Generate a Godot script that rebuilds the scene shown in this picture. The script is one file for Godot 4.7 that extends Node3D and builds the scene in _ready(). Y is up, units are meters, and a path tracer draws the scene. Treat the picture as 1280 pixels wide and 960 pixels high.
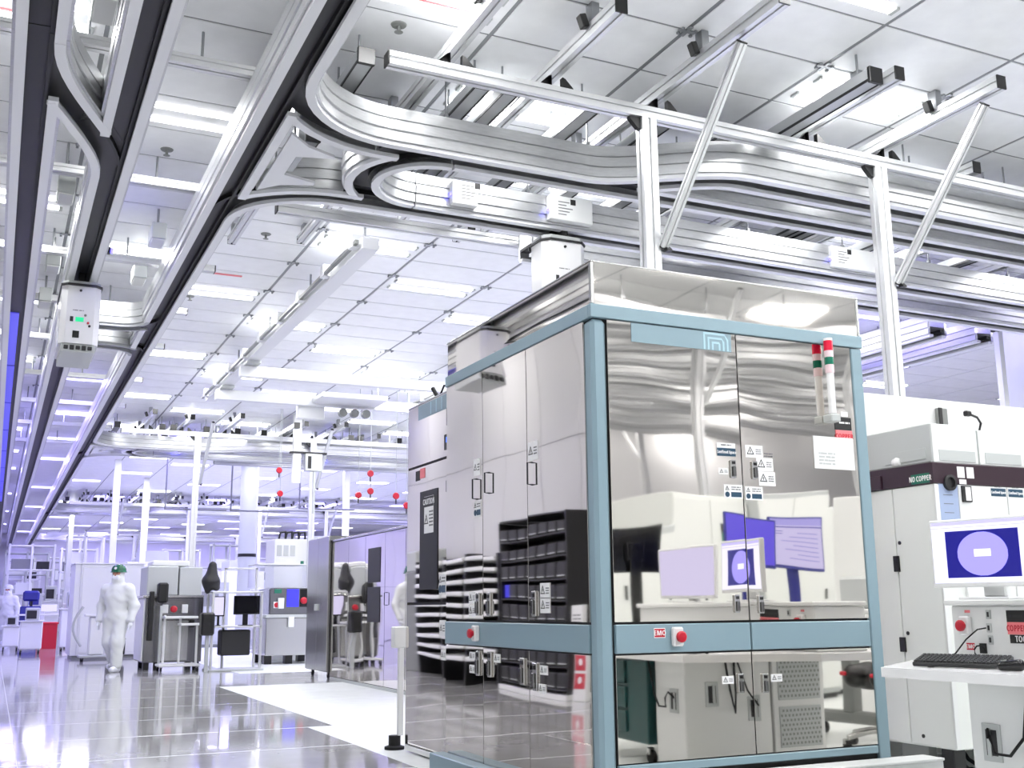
extends Node3D
# A chip-plant clean room: overhead wafer transport, a mirror-panelled process tool, consoles and far bays.

var O := Vector3.ZERO          # vertices are stored relative to this point (the base of the thing being built)
var M := {}
var names := {}
var rng := RandomNumberGenerator.new()
const CEIL := 4.9
const TY := 4.25               # underside of the overhead tracks

# ------------------------------------------------------------------ naming
func nm(par: Node, called: String) -> String:
	var k := str(par.get_instance_id()) + called
	var c: int = names.get(k, 0)
	names[k] = c + 1
	return called if c == 0 else "%s_%03d" % [called, c]

func tag(o: Node, label: String, category: String, group := "") -> Node:
	o.set_meta("label", label)
	o.set_meta("category", category)
	if group != "": o.set_meta("group", group)
	return o

func thing(called: String, label: String, category: String, at := Vector3.ZERO, group := "") -> Node3D:
	var o := Node3D.new()
	o.name = nm(self, called)
	add_child(o)
	o.position = at
	O = at
	tag(o, label, category, group)
	return o

func struct(called: String) -> Node3D:
	var o := Node3D.new()
	o.name = nm(self, called)
	add_child(o)
	o.set_meta("kind", "structure")
	O = Vector3.ZERO
	return o

func obj(called: String, s: SurfaceTool, m: Material, par: Node) -> MeshInstance3D:
	var o := MeshInstance3D.new()
	o.mesh = s.commit()
	o.material_override = m
	o.name = nm(par, called)
	par.add_child(o)
	return o

func shared(called: String, mesh: Mesh, m: Material, par: Node, at: Vector3) -> MeshInstance3D:
	var o := MeshInstance3D.new()
	o.mesh = mesh
	o.material_override = m
	o.name = nm(par, called)
	par.add_child(o)
	o.position = at
	return o

func copy(o: Node3D, at: Vector3, turn := 0.0, label := "") -> Node3D:
	var c: Node3D = o.duplicate()
	var base := str(o.name).rstrip("0123456789").trim_suffix("_")
	c.name = nm(self, base)
	add_child(c)
	c.position = at
	c.rotation.y = turn
	if label != "": c.set_meta("label", label)
	return c

# ------------------------------------------------------------------ geometry
func mk() -> SurfaceTool:
	var s := SurfaceTool.new()
	s.begin(Mesh.PRIMITIVE_TRIANGLES)
	return s

func tri(s: SurfaceTool, a: Vector3, b: Vector3, c: Vector3, n: Vector3) -> void:
	var q := [a, c, b] if (b - a).cross(c - a).dot(n) > 0.0 else [a, b, c]
	for p in q:
		s.set_normal(n)
		s.set_uv(Vector2.ZERO)
		s.add_vertex(p - O)

func quad(s: SurfaceTool, a: Vector3, b: Vector3, c: Vector3, d: Vector3, n: Vector3) -> void:
	tri(s, a, b, c, n)
	tri(s, a, c, d, n)

func quv(s: SurfaceTool, a: Vector3, b: Vector3, c: Vector3, d: Vector3, n: Vector3) -> void:
	# a top-left, b top-right, c bottom-right, d bottom-left
	var ps := [a, b, c, a, c, d]
	var us := [Vector2(0, 0), Vector2(1, 0), Vector2(1, 1), Vector2(0, 0), Vector2(1, 1), Vector2(0, 1)]
	for i in 6:
		s.set_normal(n)
		s.set_uv(us[i])
		s.add_vertex(ps[i] - O)

func obx(s: SurfaceTool, c: Vector3, size: Vector3, b := Basis.IDENTITY, ch := 0.0) -> void:
	# a box of any direction with chamfered edges
	var h := size * 0.5
	var e := minf(ch, minf(h.x, minf(h.y, h.z)) * 0.45)
	var ax := [b.x.normalized(), b.y.normalized(), b.z.normalized()]
	var hs := [h.x, h.y, h.z]
	for i in 3:
		var j := (i + 1) % 3
		var k := (i + 2) % 3
		for si in [-1.0, 1.0]:
			var f: Vector3 = c + ax[i] * hs[i] * si
			var u: Vector3 = ax[j] * (hs[j] - e)
			var v: Vector3 = ax[k] * (hs[k] - e)
			quad(s, f - u - v, f + u - v, f + u + v, f - u + v, ax[i] * si)
		if e > 0.0:
			for si in [-1.0, 1.0]:
				for sj in [-1.0, 1.0]:
					var p: Vector3 = c + ax[i] * si * (hs[i] - e) + ax[j] * sj * hs[j]
					var q: Vector3 = c + ax[i] * si * hs[i] + ax[j] * sj * (hs[j] - e)
					var w: Vector3 = ax[k] * (hs[k] - e)
					quad(s, p - w, q - w, q + w, p + w, (ax[i] * si + ax[j] * sj).normalized())
	if e > 0.0:
		for sx in [-1.0, 1.0]:
			for sy in [-1.0, 1.0]:
				for sz in [-1.0, 1.0]:
					var o := c
					var px: Vector3 = o + ax[0] * sx * hs[0] + ax[1] * sy * (hs[1] - e) + ax[2] * sz * (hs[2] - e)
					var py: Vector3 = o + ax[0] * sx * (hs[0] - e) + ax[1] * sy * hs[1] + ax[2] * sz * (hs[2] - e)
					var pz: Vector3 = o + ax[0] * sx * (hs[0] - e) + ax[1] * sy * (hs[1] - e) + ax[2] * sz * hs[2]
					tri(s, px, py, pz, (ax[0] * sx + ax[1] * sy + ax[2] * sz).normalized())

func bx(s: SurfaceTool, lo: Vector3, hi: Vector3, ch := 0.0) -> void:
	obx(s, (lo + hi) * 0.5, (hi - lo).abs(), Basis.IDENTITY, ch)

func box(called: String, par: Node, m: Material, x0: float, x1: float, y0: float, y1: float, z0: float, z1: float, ch := 0.004) -> MeshInstance3D:
	var s := mk()
	bx(s, Vector3(minf(x0, x1), minf(y0, y1), minf(z0, z1)), Vector3(maxf(x0, x1), maxf(y0, y1), maxf(z0, z1)), ch)
	return obj(called, s, m, par)

func frame_of(t: Vector3) -> Array:
	var up := Vector3.UP
	if absf(t.y) > 0.95: up = Vector3(0, 0, -1)
	var side := t.cross(up).normalized()
	return [side, side.cross(t).normalized()]

func sweep(s: SurfaceTool, path: Array, prof: PackedVector2Array) -> void:
	# a closed outline carried along a path
	var cw := Geometry2D.is_polygon_clockwise(prof)
	var n := path.size()
	var rings := []
	var frames := []
	for i in n:
		var t: Vector3 = (path[mini(i + 1, n - 1)] - path[maxi(i - 1, 0)]).normalized()
		var f := frame_of(t)
		frames.append(f)
		var ring := []
		for p in prof: ring.append(path[i] + f[0] * p.x + f[1] * p.y)
		rings.append(ring)
	for i in n - 1:
		for j in prof.size():
			var k := (j + 1) % prof.size()
			var d: Vector2 = prof[k] - prof[j]
			var o2 := Vector2(d.y, -d.x).normalized()
			if cw: o2 = -o2
			var f0: Array = frames[i]
			var f1: Array = frames[i + 1]
			var n0: Vector3 = f0[0] * o2.x + f0[1] * o2.y
			var n1: Vector3 = f1[0] * o2.x + f1[1] * o2.y
			smooth_quad(s, rings[i][j], rings[i][k], rings[i + 1][k], rings[i + 1][j], n0, n0, n1, n1)
	var tr := Geometry2D.triangulate_polygon(prof)
	for e in [0, n - 1]:
		var f: Array = frames[e]
		var t2: Vector3 = f[0].cross(f[1])
		var nn: Vector3 = (path[0] - path[1]).normalized() if e == 0 else (path[n - 1] - path[n - 2]).normalized()
		for q in range(0, tr.size(), 3):
			tri(s, rings[e][tr[q]], rings[e][tr[q + 1]], rings[e][tr[q + 2]], nn)

func smooth_quad(s: SurfaceTool, a: Vector3, b: Vector3, c: Vector3, d: Vector3, na: Vector3, nb: Vector3, nc: Vector3, nd: Vector3) -> void:
	var flip := (b - a).cross(c - a).dot(na + nc) > 0.0
	var ps := [a, c, b, a, d, c] if flip else [a, b, c, a, c, d]
	var ns := [na, nc, nb, na, nd, nc] if flip else [na, nb, nc, na, nc, nd]
	for i in 6:
		s.set_normal(ns[i])
		s.set_uv(Vector2.ZERO)
		s.add_vertex(ps[i] - O)

func tube(s: SurfaceTool, path: Array, r: float, k := 8) -> void:
	var n := path.size()
	var rings := []
	var nrm := []
	for i in n:
		var t: Vector3 = (path[mini(i + 1, n - 1)] - path[maxi(i - 1, 0)]).normalized()
		var f := frame_of(t)
		var ring := []
		var nn := []
		for j in k:
			var a := TAU * j / k
			var d: Vector3 = f[0] * cos(a) + f[1] * sin(a)
			ring.append(path[i] + d * r)
			nn.append(d)
		rings.append(ring)
		nrm.append(nn)
	for i in n - 1:
		for j in k:
			var l := (j + 1) % k
			smooth_quad(s, rings[i][j], rings[i][l], rings[i + 1][l], rings[i + 1][j], nrm[i][j], nrm[i][l], nrm[i + 1][l], nrm[i + 1][j])
	for e in [0, n - 1]:
		var nn: Vector3 = (path[0] - path[1]).normalized() if e == 0 else (path[n - 1] - path[n - 2]).normalized()
		for j in range(1, k - 1):
			tri(s, rings[e][0], rings[e][j], rings[e][j + 1], nn)

func lathe(s: SurfaceTool, c: Vector3, prof: Array, k := 16, axis := Vector3.UP) -> void:
	# outline of (radius, height) turned about an axis
	var f := frame_of(axis)
	for i in prof.size() - 1:
		var p: Vector2 = prof[i]
		var q: Vector2 = prof[i + 1]
		var d := (q - p).normalized()
		for j in k:
			var a := TAU * j / k
			var b := TAU * (j + 1) / k
			var da: Vector3 = f[0] * cos(a) + f[1] * sin(a)
			var db: Vector3 = f[0] * cos(b) + f[1] * sin(b)
			var na: Vector3 = (da * d.y - axis * d.x).normalized()
			var nb: Vector3 = (db * d.y - axis * d.x).normalized()
			smooth_quad(s, c + da * p.x + axis * p.y, c + db * p.x + axis * p.y, c + db * q.x + axis * q.y, c + da * q.x + axis * q.y, na, nb, nb, na)

func prism(s: SurfaceTool, poly: PackedVector2Array, y0: float, y1: float) -> void:
	# plan outline (x, z) raised from y0 to y1
	var cw := Geometry2D.is_polygon_clockwise(poly)
	for i in poly.size():
		var a := poly[i]
		var b := poly[(i + 1) % poly.size()]
		var d := b - a
		var n := Vector3(d.y, 0, -d.x).normalized()
		if cw: n = -n
		quad(s, Vector3(a.x, y0, a.y), Vector3(b.x, y0, b.y), Vector3(b.x, y1, b.y), Vector3(a.x, y1, a.y), n)
	var tr := Geometry2D.triangulate_polygon(poly)
	for q in range(0, tr.size(), 3):
		for yy in [y0, y1]:
			tri(s, Vector3(poly[tr[q]].x, yy, poly[tr[q]].y), Vector3(poly[tr[q + 1]].x, yy, poly[tr[q + 1]].y), Vector3(poly[tr[q + 2]].x, yy, poly[tr[q + 2]].y), Vector3.UP if yy == y1 else Vector3.DOWN)

func flat_poly(s: SurfaceTool, pts: Array, c: Vector3, u: Vector3, v: Vector3, t: float) -> void:
	# outline in a sign's own plane, given thickness t along u x v
	var n := u.cross(v).normalized()
	var poly := PackedVector2Array(pts)
	var tr := Geometry2D.triangulate_polygon(poly)
	var P := []
	for p in poly: P.append(c + u * p.x + v * p.y)
	for q in range(0, tr.size(), 3):
		tri(s, P[tr[q]] + n * t, P[tr[q + 1]] + n * t, P[tr[q + 2]] + n * t, n)
	var cw := Geometry2D.is_polygon_clockwise(poly)
	for i in poly.size():
		var j := (i + 1) % poly.size()
		var d := poly[j] - poly[i]
		var o2 := Vector2(d.y, -d.x) * (-1.0 if cw else 1.0)
		quad(s, P[i], P[j], P[j] + n * t, P[i] + n * t, (u * o2.x + v * o2.y).normalized())

func wavy(s: SurfaceTool, c: Vector3, u: Vector3, v: Vector3, w: float, h: float, amp: float, sd: float, t := 0.012, roll := 0.0) -> void:
	# sheet-metal panel whose polished face is very slightly uneven; c is its centre, u x v points out
	var n := u.cross(v).normalized()
	obx(s, c - n * (t * 0.5 + 0.0015), Vector3(w, h, t), Basis(u, v, n), 0.001)
	var nu := maxi(6, int(w / 0.045))
	var nv := maxi(6, int(h / 0.045))
	var P := []
	var N := []
	for i in nu + 1:
		for j in nv + 1:
			var a := w * (float(i) / nu - 0.5)
			var b := h * (float(j) / nv - 0.5)
			var rb := maxf(0.0, b - h * 0.5 + 0.3)      # sheet rolled over a little near its top edge
			var g := _wave(a, b, sd) * amp + roll * rb * rb
			var ga := (_wave(a + 0.01, b, sd) * amp + roll * rb * rb - g) / 0.01
			var gb := (_wave(a, b + 0.01, sd) * amp + roll * rb * rb - g) / 0.01 + 2.0 * roll * rb
			P.append(c + u * a + v * b + n * (g + 0.0005))
			N.append((n - u * ga - v * gb).normalized())
	for i in nu:
		for j in nv:
			var q := i * (nv + 1) + j
			var r := q + nv + 1
			smooth_quad(s, P[q], P[r], P[r + 1], P[q + 1], N[q], N[r], N[r + 1], N[q + 1])

func _wave(a: float, b: float, sd: float) -> float:
	return sin(a * 3.1 + sd + b * 0.9) * 0.35 + sin(b * 6.3 + sd * 2.1 + a * 2.6) * 0.7 + sin(b * 12.0 + sd * 3.3 + sin(a * 7.0 + sd) * 0.8) * 0.3 + sin(a * 8.0 + sd * 1.7 + b * 2.0) * 0.1

func arc(cx: float, cz: float, r: float, a0: float, a1: float, n := 10, y := TY) -> Array:
	var p := []
	for i in n + 1:
		var a := deg_to_rad(lerpf(a0, a1, float(i) / n))
		p.append(Vector3(cx + r * cos(a), y, cz + r * sin(a)))
	return p

func strut_prof(w: float, h: float) -> PackedVector2Array:
	# slotted aluminium profile
	var a := w * 0.5
	var b := h * 0.5
	var g := minf(w, h) * 0.11
	var d := minf(w, h) * 0.14
	return PackedVector2Array([Vector2(-a, -b), Vector2(-g, -b), Vector2(-g, -b + d), Vector2(g, -b + d), Vector2(g, -b), Vector2(a, -b), Vector2(a, -g), Vector2(a - d, -g), Vector2(a - d, g), Vector2(a, g), Vector2(a, b), Vector2(g, b), Vector2(g, b - d), Vector2(-g, b - d), Vector2(-g, b), Vector2(-a, b), Vector2(-a, g), Vector2(-a + d, g), Vector2(-a + d, -g), Vector2(-a, -g)])

func plate(called: String, par: Node, m: Material, c: Vector3, u: Vector3, v: Vector3, w: float, h: float, t := 0.003) -> MeshInstance3D:
	var s := mk()
	var n := u.cross(v).normalized()
	obx(s, c + n * t * 0.5, Vector3(w, h, t), Basis(u, v, n), minf(0.001, t * 0.3))
	return obj(called, s, m, par)

func txt(par: Node, words: String, c: Vector3, u: Vector3, v: Vector3, h: float, m: Material, called := "lettering", wide := 1.0) -> MeshInstance3D:
	var tm := TextMesh.new()
	tm.text = words
	tm.font = M.font
	tm.font_size = 32
	tm.pixel_size = h / 23.0
	tm.depth = 0.0012
	tm.curve_step = 4.0
	var o := MeshInstance3D.new()
	o.mesh = tm
	o.material_override = m
	o.name = nm(par, called)
	par.add_child(o)
	var pp := Vector3.ZERO if par == self else (O if par.get_parent() == self else O)
	o.transform = Transform3D(Basis(u * wide, v, u.cross(v)), c - pp + u.cross(v) * 0.0006)
	return o

# ------------------------------------------------------------------ smooth bodies (smooth union of tapered limbs, meshed as surface nets)
func body(bones: Array, cell: float, k: float, folds := 0.0) -> SurfaceTool:
	var lo := Vector3(1e9, 1e9, 1e9)
	var hi := -lo
	for b in bones:
		var r: float = maxf(b[2], b[3]) + k + cell * 2.0
		for q in [b[0], b[1]]:
			lo = lo.min(q - Vector3(r, r, r))
			hi = hi.max(q + Vector3(r, r, r))
	var n := Vector3i(((hi - lo) / cell).ceil()) + Vector3i(2, 2, 2)
	var f := PackedFloat32Array()
	f.resize(n.x * n.y * n.z)
	f.fill(1.0)
	for b in bones:
		var p: Vector3 = b[0]
		var q: Vector3 = b[1]
		var ra: float = b[2]
		var rb: float = b[3]
		var m := maxf(ra, rb) + k + cell * 2.0
		var l := Vector3i(((p.min(q) - Vector3(m, m, m) - lo) / cell).floor()).clamp(Vector3i.ZERO, n - Vector3i.ONE)
		var g := Vector3i(((p.max(q) + Vector3(m, m, m) - lo) / cell).ceil()).clamp(Vector3i.ZERO, n - Vector3i.ONE)
		var pq := q - p
		var ll := maxf(pq.length_squared(), 1e-9)
		for x in range(l.x, g.x + 1):
			for y in range(l.y, g.y + 1):
				for z in range(l.z, g.z + 1):
					var w := lo + Vector3(x, y, z) * cell
					var t := clampf((w - p).dot(pq) / ll, 0.0, 1.0)
					var d := (w - p - pq * t).length() - lerpf(ra, rb, t)
					var id := (x * n.y + y) * n.z + z
					var e := f[id]
					var h := clampf(0.5 + 0.5 * (e - d) / k, 0.0, 1.0)
					f[id] = lerpf(e, d, h) - k * h * (1.0 - h)
	if folds > 0.0:      # cloth creases
		for x in n.x:
			for y in n.y:
				for z in n.z:
					var id := (x * n.y + y) * n.z + z
					if absf(f[id]) < cell * 3.0:
						var w := lo + Vector3(x, y, z) * cell
						f[id] += folds * (sin(w.y * 46.0 + 4.0 * sin(w.x * 13.0 + w.z * 9.0)) * 0.6 + sin(w.x * 37.0 - w.y * 25.0 + w.z * 31.0) * 0.5)
	var vid := {}
	var V := []
	var N := []
	for x in n.x - 1:
		for y in n.y - 1:
			for z in n.z - 1:
				var c := []
				var neg := 0
				for i in 8:
					var val := f[((x + (i & 1)) * n.y + y + ((i >> 1) & 1)) * n.z + z + (i >> 2)]
					c.append(val)
					if val < 0.0: neg += 1
				if neg == 0 or neg == 8: continue
				var sum := Vector3.ZERO
				var cnt := 0
				for i in 8:
					for bit in [1, 2, 4]:
						if i & bit: continue
						var j: int = i | bit
						if (c[i] < 0.0) == (c[j] < 0.0): continue
						var t: float = c[i] / (c[i] - c[j])
						sum += Vector3(i & 1, (i >> 1) & 1, i >> 2).lerp(Vector3(j & 1, (j >> 1) & 1, j >> 2), t)
						cnt += 1
				vid[(x * n.y + y) * n.z + z] = V.size()
				V.append(lo + (Vector3(x, y, z) + sum / cnt) * cell)
				N.append(Vector3(c[1] + c[3] + c[5] + c[7] - c[0] - c[2] - c[4] - c[6], c[2] + c[3] + c[6] + c[7] - c[0] - c[1] - c[4] - c[5], c[4] + c[5] + c[6] + c[7] - c[0] - c[1] - c[2] - c[3]).normalized())
	var s := mk()
	for x in range(1, n.x - 1):
		for y in range(1, n.y - 1):
			for z in range(1, n.z - 1):
				var id := (x * n.y + y) * n.z + z
				var a := f[id] < 0.0
				for ax in 3:
					var st: int = [n.y * n.z, n.z, 1][ax]
					if a == (f[id + st] < 0.0): continue
					var s1: int = [n.z, 1, n.y * n.z][ax]
					var s2: int = [1, n.y * n.z, n.z][ax]
					var q := [vid.get(id - s1 - s2, -1), vid.get(id - s2, -1), vid.get(id, -1), vid.get(id - s1, -1)]
					if q.min() < 0: continue
					smooth_quad(s, V[q[0]], V[q[1]], V[q[2]], V[q[3]], N[q[0]], N[q[1]], N[q[2]], N[q[3]])
	return s

# ------------------------------------------------------------------ materials
func mat(key: String, c: Color, rough: float, metal := 0.0, spec := 0.5) -> StandardMaterial3D:
	var m := StandardMaterial3D.new()
	m.resource_name = key
	m.albedo_color = c
	m.roughness = rough
	m.metallic = metal
	m.metallic_specular = spec
	M[key] = m
	return m

func glow(key: String, c: Color, e: float) -> StandardMaterial3D:
	var m := mat(key, c, 0.5)
	m.emission_enabled = true
	m.emission = c
	m.emission_energy_multiplier = e
	return m

func noise_tex(c0: Color, c1: Color, freq: float, sd: int, oct := 4) -> NoiseTexture2D:
	var t := NoiseTexture2D.new()
	t.width = 512
	t.height = 512
	t.seamless = true
	var f := FastNoiseLite.new()
	f.seed = sd
	f.frequency = freq
	f.fractal_octaves = oct
	t.noise = f
	var g := Gradient.new()
	g.set_color(0, c0)
	g.set_color(1, c1)
	t.color_ramp = g
	return t

func grain(m: StandardMaterial3D, lo: float, hi: float, freq: float, sd: int, scale: Vector3) -> void:
	m.albedo_texture = noise_tex(Color(lo, lo, lo), Color(hi, hi, hi), freq, sd)
	m.uv1_triplanar = true
	m.uv1_world_triplanar = true
	m.uv1_scale = scale

func materials() -> void:
	var f := SystemFont.new()
	f.font_names = PackedStringArray(["Droid Sans"])
	f.font_weight = 700
	M.font = f
	grain(mat("ceiling_panel", Color(0.945, 0.95, 0.955), 0.4), 0.97, 1.0, 0.02, 3, Vector3(0.4, 0.4, 0.4))
	mat("grid_bar", Color(0.54, 0.55, 0.56), 0.45, 0.3)
	mat("connector", Color(0.6, 0.61, 0.62), 0.4, 0.6)
	mat("wall_paint", Color(0.84, 0.84, 0.845), 0.6)
	grain(mat("floor_grey", Color(0.68, 0.68, 0.685), 0.07, 0.0, 0.9), 0.93, 1.0, 0.015, 5, Vector3(0.3, 0.3, 0.3))
	grain(mat("floor_white", Color(0.9, 0.915, 0.91), 0.3), 0.95, 1.0, 0.02, 7, Vector3(0.3, 0.3, 0.3))
	mat("floor_joint", Color(0.86, 0.87, 0.88), 0.5)
	grain(mat("aluminium", Color(0.8, 0.805, 0.81), 0.34, 0.75), 0.92, 1.0, 0.03, 9, Vector3(0.5, 3, 3))
	mat("profile", Color(0.82, 0.825, 0.83), 0.36, 0.55)
	mat("rail_white", Color(0.87, 0.875, 0.885), 0.38)
	mat("rail_grey", Color(0.68, 0.69, 0.7), 0.42, 0.3)
	mat("slot", Color(0.19, 0.19, 0.2), 0.45, 0.2)
	mat("bus_bar", Color(0.1, 0.1, 0.105), 0.5)
	var st := mat("mirror_steel", Color(0.9, 0.88, 0.855), 0.03, 1.0)
	mat("brushed_steel", Color(0.74, 0.74, 0.73), 0.24, 1.0)
	mat("dark_steel", Color(0.5, 0.5, 0.5), 0.2, 1.0)
	mat("teal", Color(0.52, 0.615, 0.655), 0.3)
	mat("emblem_print", Color(0.65, 0.78, 0.82), 0.35)
	mat("teal_dark", Color(0.09, 0.27, 0.27), 0.35)
	mat("white", Color(0.88, 0.885, 0.88), 0.35)
	mat("white_gloss", Color(0.9, 0.9, 0.9), 0.2)
	mat("ivory", Color(0.88, 0.89, 0.875), 0.4)
	mat("light_grey", Color(0.72, 0.735, 0.73), 0.45)
	mat("mid_grey", Color(0.5, 0.51, 0.5), 0.45)
	mat("charcoal", Color(0.12, 0.12, 0.125), 0.5)
	mat("black", Color(0.03, 0.03, 0.032), 0.4)
	mat("black_gloss", Color(0.02, 0.02, 0.025), 0.12)
	mat("rubber", Color(0.05, 0.05, 0.05), 0.8)
	mat("plum", Color(0.2, 0.13, 0.17), 0.3)
	mat("red", Color(0.74, 0.07, 0.17), 0.35)
	mat("pink", Color(0.93, 0.5, 0.52), 0.5)
	mat("green", Color(0.05, 0.42, 0.33), 0.4)
	mat("lens_red", Color(0.85, 0.05, 0.22), 0.15)
	mat("lens_green", Color(0.02, 0.42, 0.32), 0.15)
	mat("lens_clear", Color(0.9, 0.8, 0.82), 0.15)
	mat("navy", Color(0.13, 0.27, 0.36), 0.4)
	mat("blue_grey", Color(0.62, 0.68, 0.8), 0.4)
	mat("paper", Color(0.92, 0.92, 0.92), 0.6)
	mat("ink", Color(0.1, 0.1, 0.1), 0.6)
	mat("ink_grey", Color(0.45, 0.45, 0.46), 0.6)
	mat("suit", Color(0.84, 0.85, 0.85), 0.75)
	mat("glove", Color(0.88, 0.89, 0.92), 0.5)
	mat("skin", Color(0.75, 0.52, 0.43), 0.5)
	mat("helmet_green", Color(0.02, 0.36, 0.24), 0.25)
	mat("blue_plastic", Color(0.12, 0.14, 0.5), 0.35)
	glow("tube_white", Color(1, 1, 1), 4.0)
	glow("tube_lilac", Color(0.8, 0.77, 1.0), 4.0)
	glow("added_blue_glow", Color(0.4, 0.39, 0.95), 0.4)  # glow added for the blue cast in the outer track slot
	glow("led_blue", Color(0.3, 0.28, 1.0), 6.0)
	glow("display_green", Color(0.1, 0.75, 0.5), 0.8)
	glow("display_blue", Color(0.2, 0.45, 0.85), 0.8)
	glow("window_blue", Color(0.2, 0.19, 0.75), 0.6)
	var gl := mat("acrylic", Color(0.8, 0.82, 0.9, 0.22), 0.05)
	gl.transparency = BaseMaterial3D.TRANSPARENCY_ALPHA

func screen(key: String, img: Image, e: float) -> void:
	var m := mat(key, Color(0.02, 0.02, 0.02), 0.25)
	m.emission_enabled = true
	m.emission = Color(0, 0, 0)
	m.emission_texture = ImageTexture.create_from_image(img)
	m.emission_operator = BaseMaterial3D.EMISSION_OP_ADD
	m.emission_energy_multiplier = e

func screens() -> void:
	var w := Image.create(320, 220, false, Image.FORMAT_RGB8)
	w.fill(Color(0.9, 0.9, 1.0))
	w.fill_rect(Rect2i(0, 0, 320, 12), Color(0.72, 0.7, 0.98))
	w.fill_rect(Rect2i(0, 20, 320, 2), Color(0.66, 0.64, 0.9))
	w.fill_rect(Rect2i(44, 34, 226, 168), Color(0.03, 0.02, 0.48))
	for y in range(34, 202):
		for x in range(44, 270):
			if Vector2(x - 157, y - 118).length() < 78.0: w.set_pixel(x, y, Color(0.6, 0.57, 0.99))
	w.fill_rect(Rect2i(132, 102, 52, 26), Color(0.93, 0.93, 1.0))
	screen("screen_wafer", w, 1.3)
	var d := Image.create(320, 220, false, Image.FORMAT_RGB8)
	d.fill(Color(0.84, 0.82, 1.0))
	d.fill_rect(Rect2i(0, 0, 320, 34), Color(0.7, 0.68, 0.97))
	d.fill_rect(Rect2i(0, 40, 320, 5), Color(0.28, 0.25, 0.68))
	for i in 7: d.fill_rect(Rect2i(24, 70 + i * 19, 120 + (i * 53) % 130, 3), Color(0.56, 0.53, 0.86))
	d.fill_rect(Rect2i(240, 62, 56, 3), Color(0.35, 0.33, 0.7))
	d.fill_rect(Rect2i(240, 74, 56, 3), Color(0.35, 0.33, 0.7))
	screen("screen_document", d, 0.9)
	var b := Image.create(16, 16, false, Image.FORMAT_RGB8)
	b.fill(Color(0.87, 0.85, 1.0))
	screen("screen_blank", b, 0.95)
	var p := Image.create(16, 16, false, Image.FORMAT_RGB8)
	p.fill(Color(0.42, 0.36, 0.98))
	screen("screen_violet", p, 0.85)

# ------------------------------------------------------------------ the room
const GX := 1.2
const GZ := 0.6125
func cell_x(i: int) -> float: return 3.4 + GX * i          # centre of ceiling column i
func cell_z(j: int) -> float: return -5.62 - GZ * (j + 0.5) # centre of ceiling row j
func lamp_here(i: int, j: int) -> bool:
	return j % 2 == 0 and posmod(i - 2 - floori(j / 2.0), 3) == 0

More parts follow.
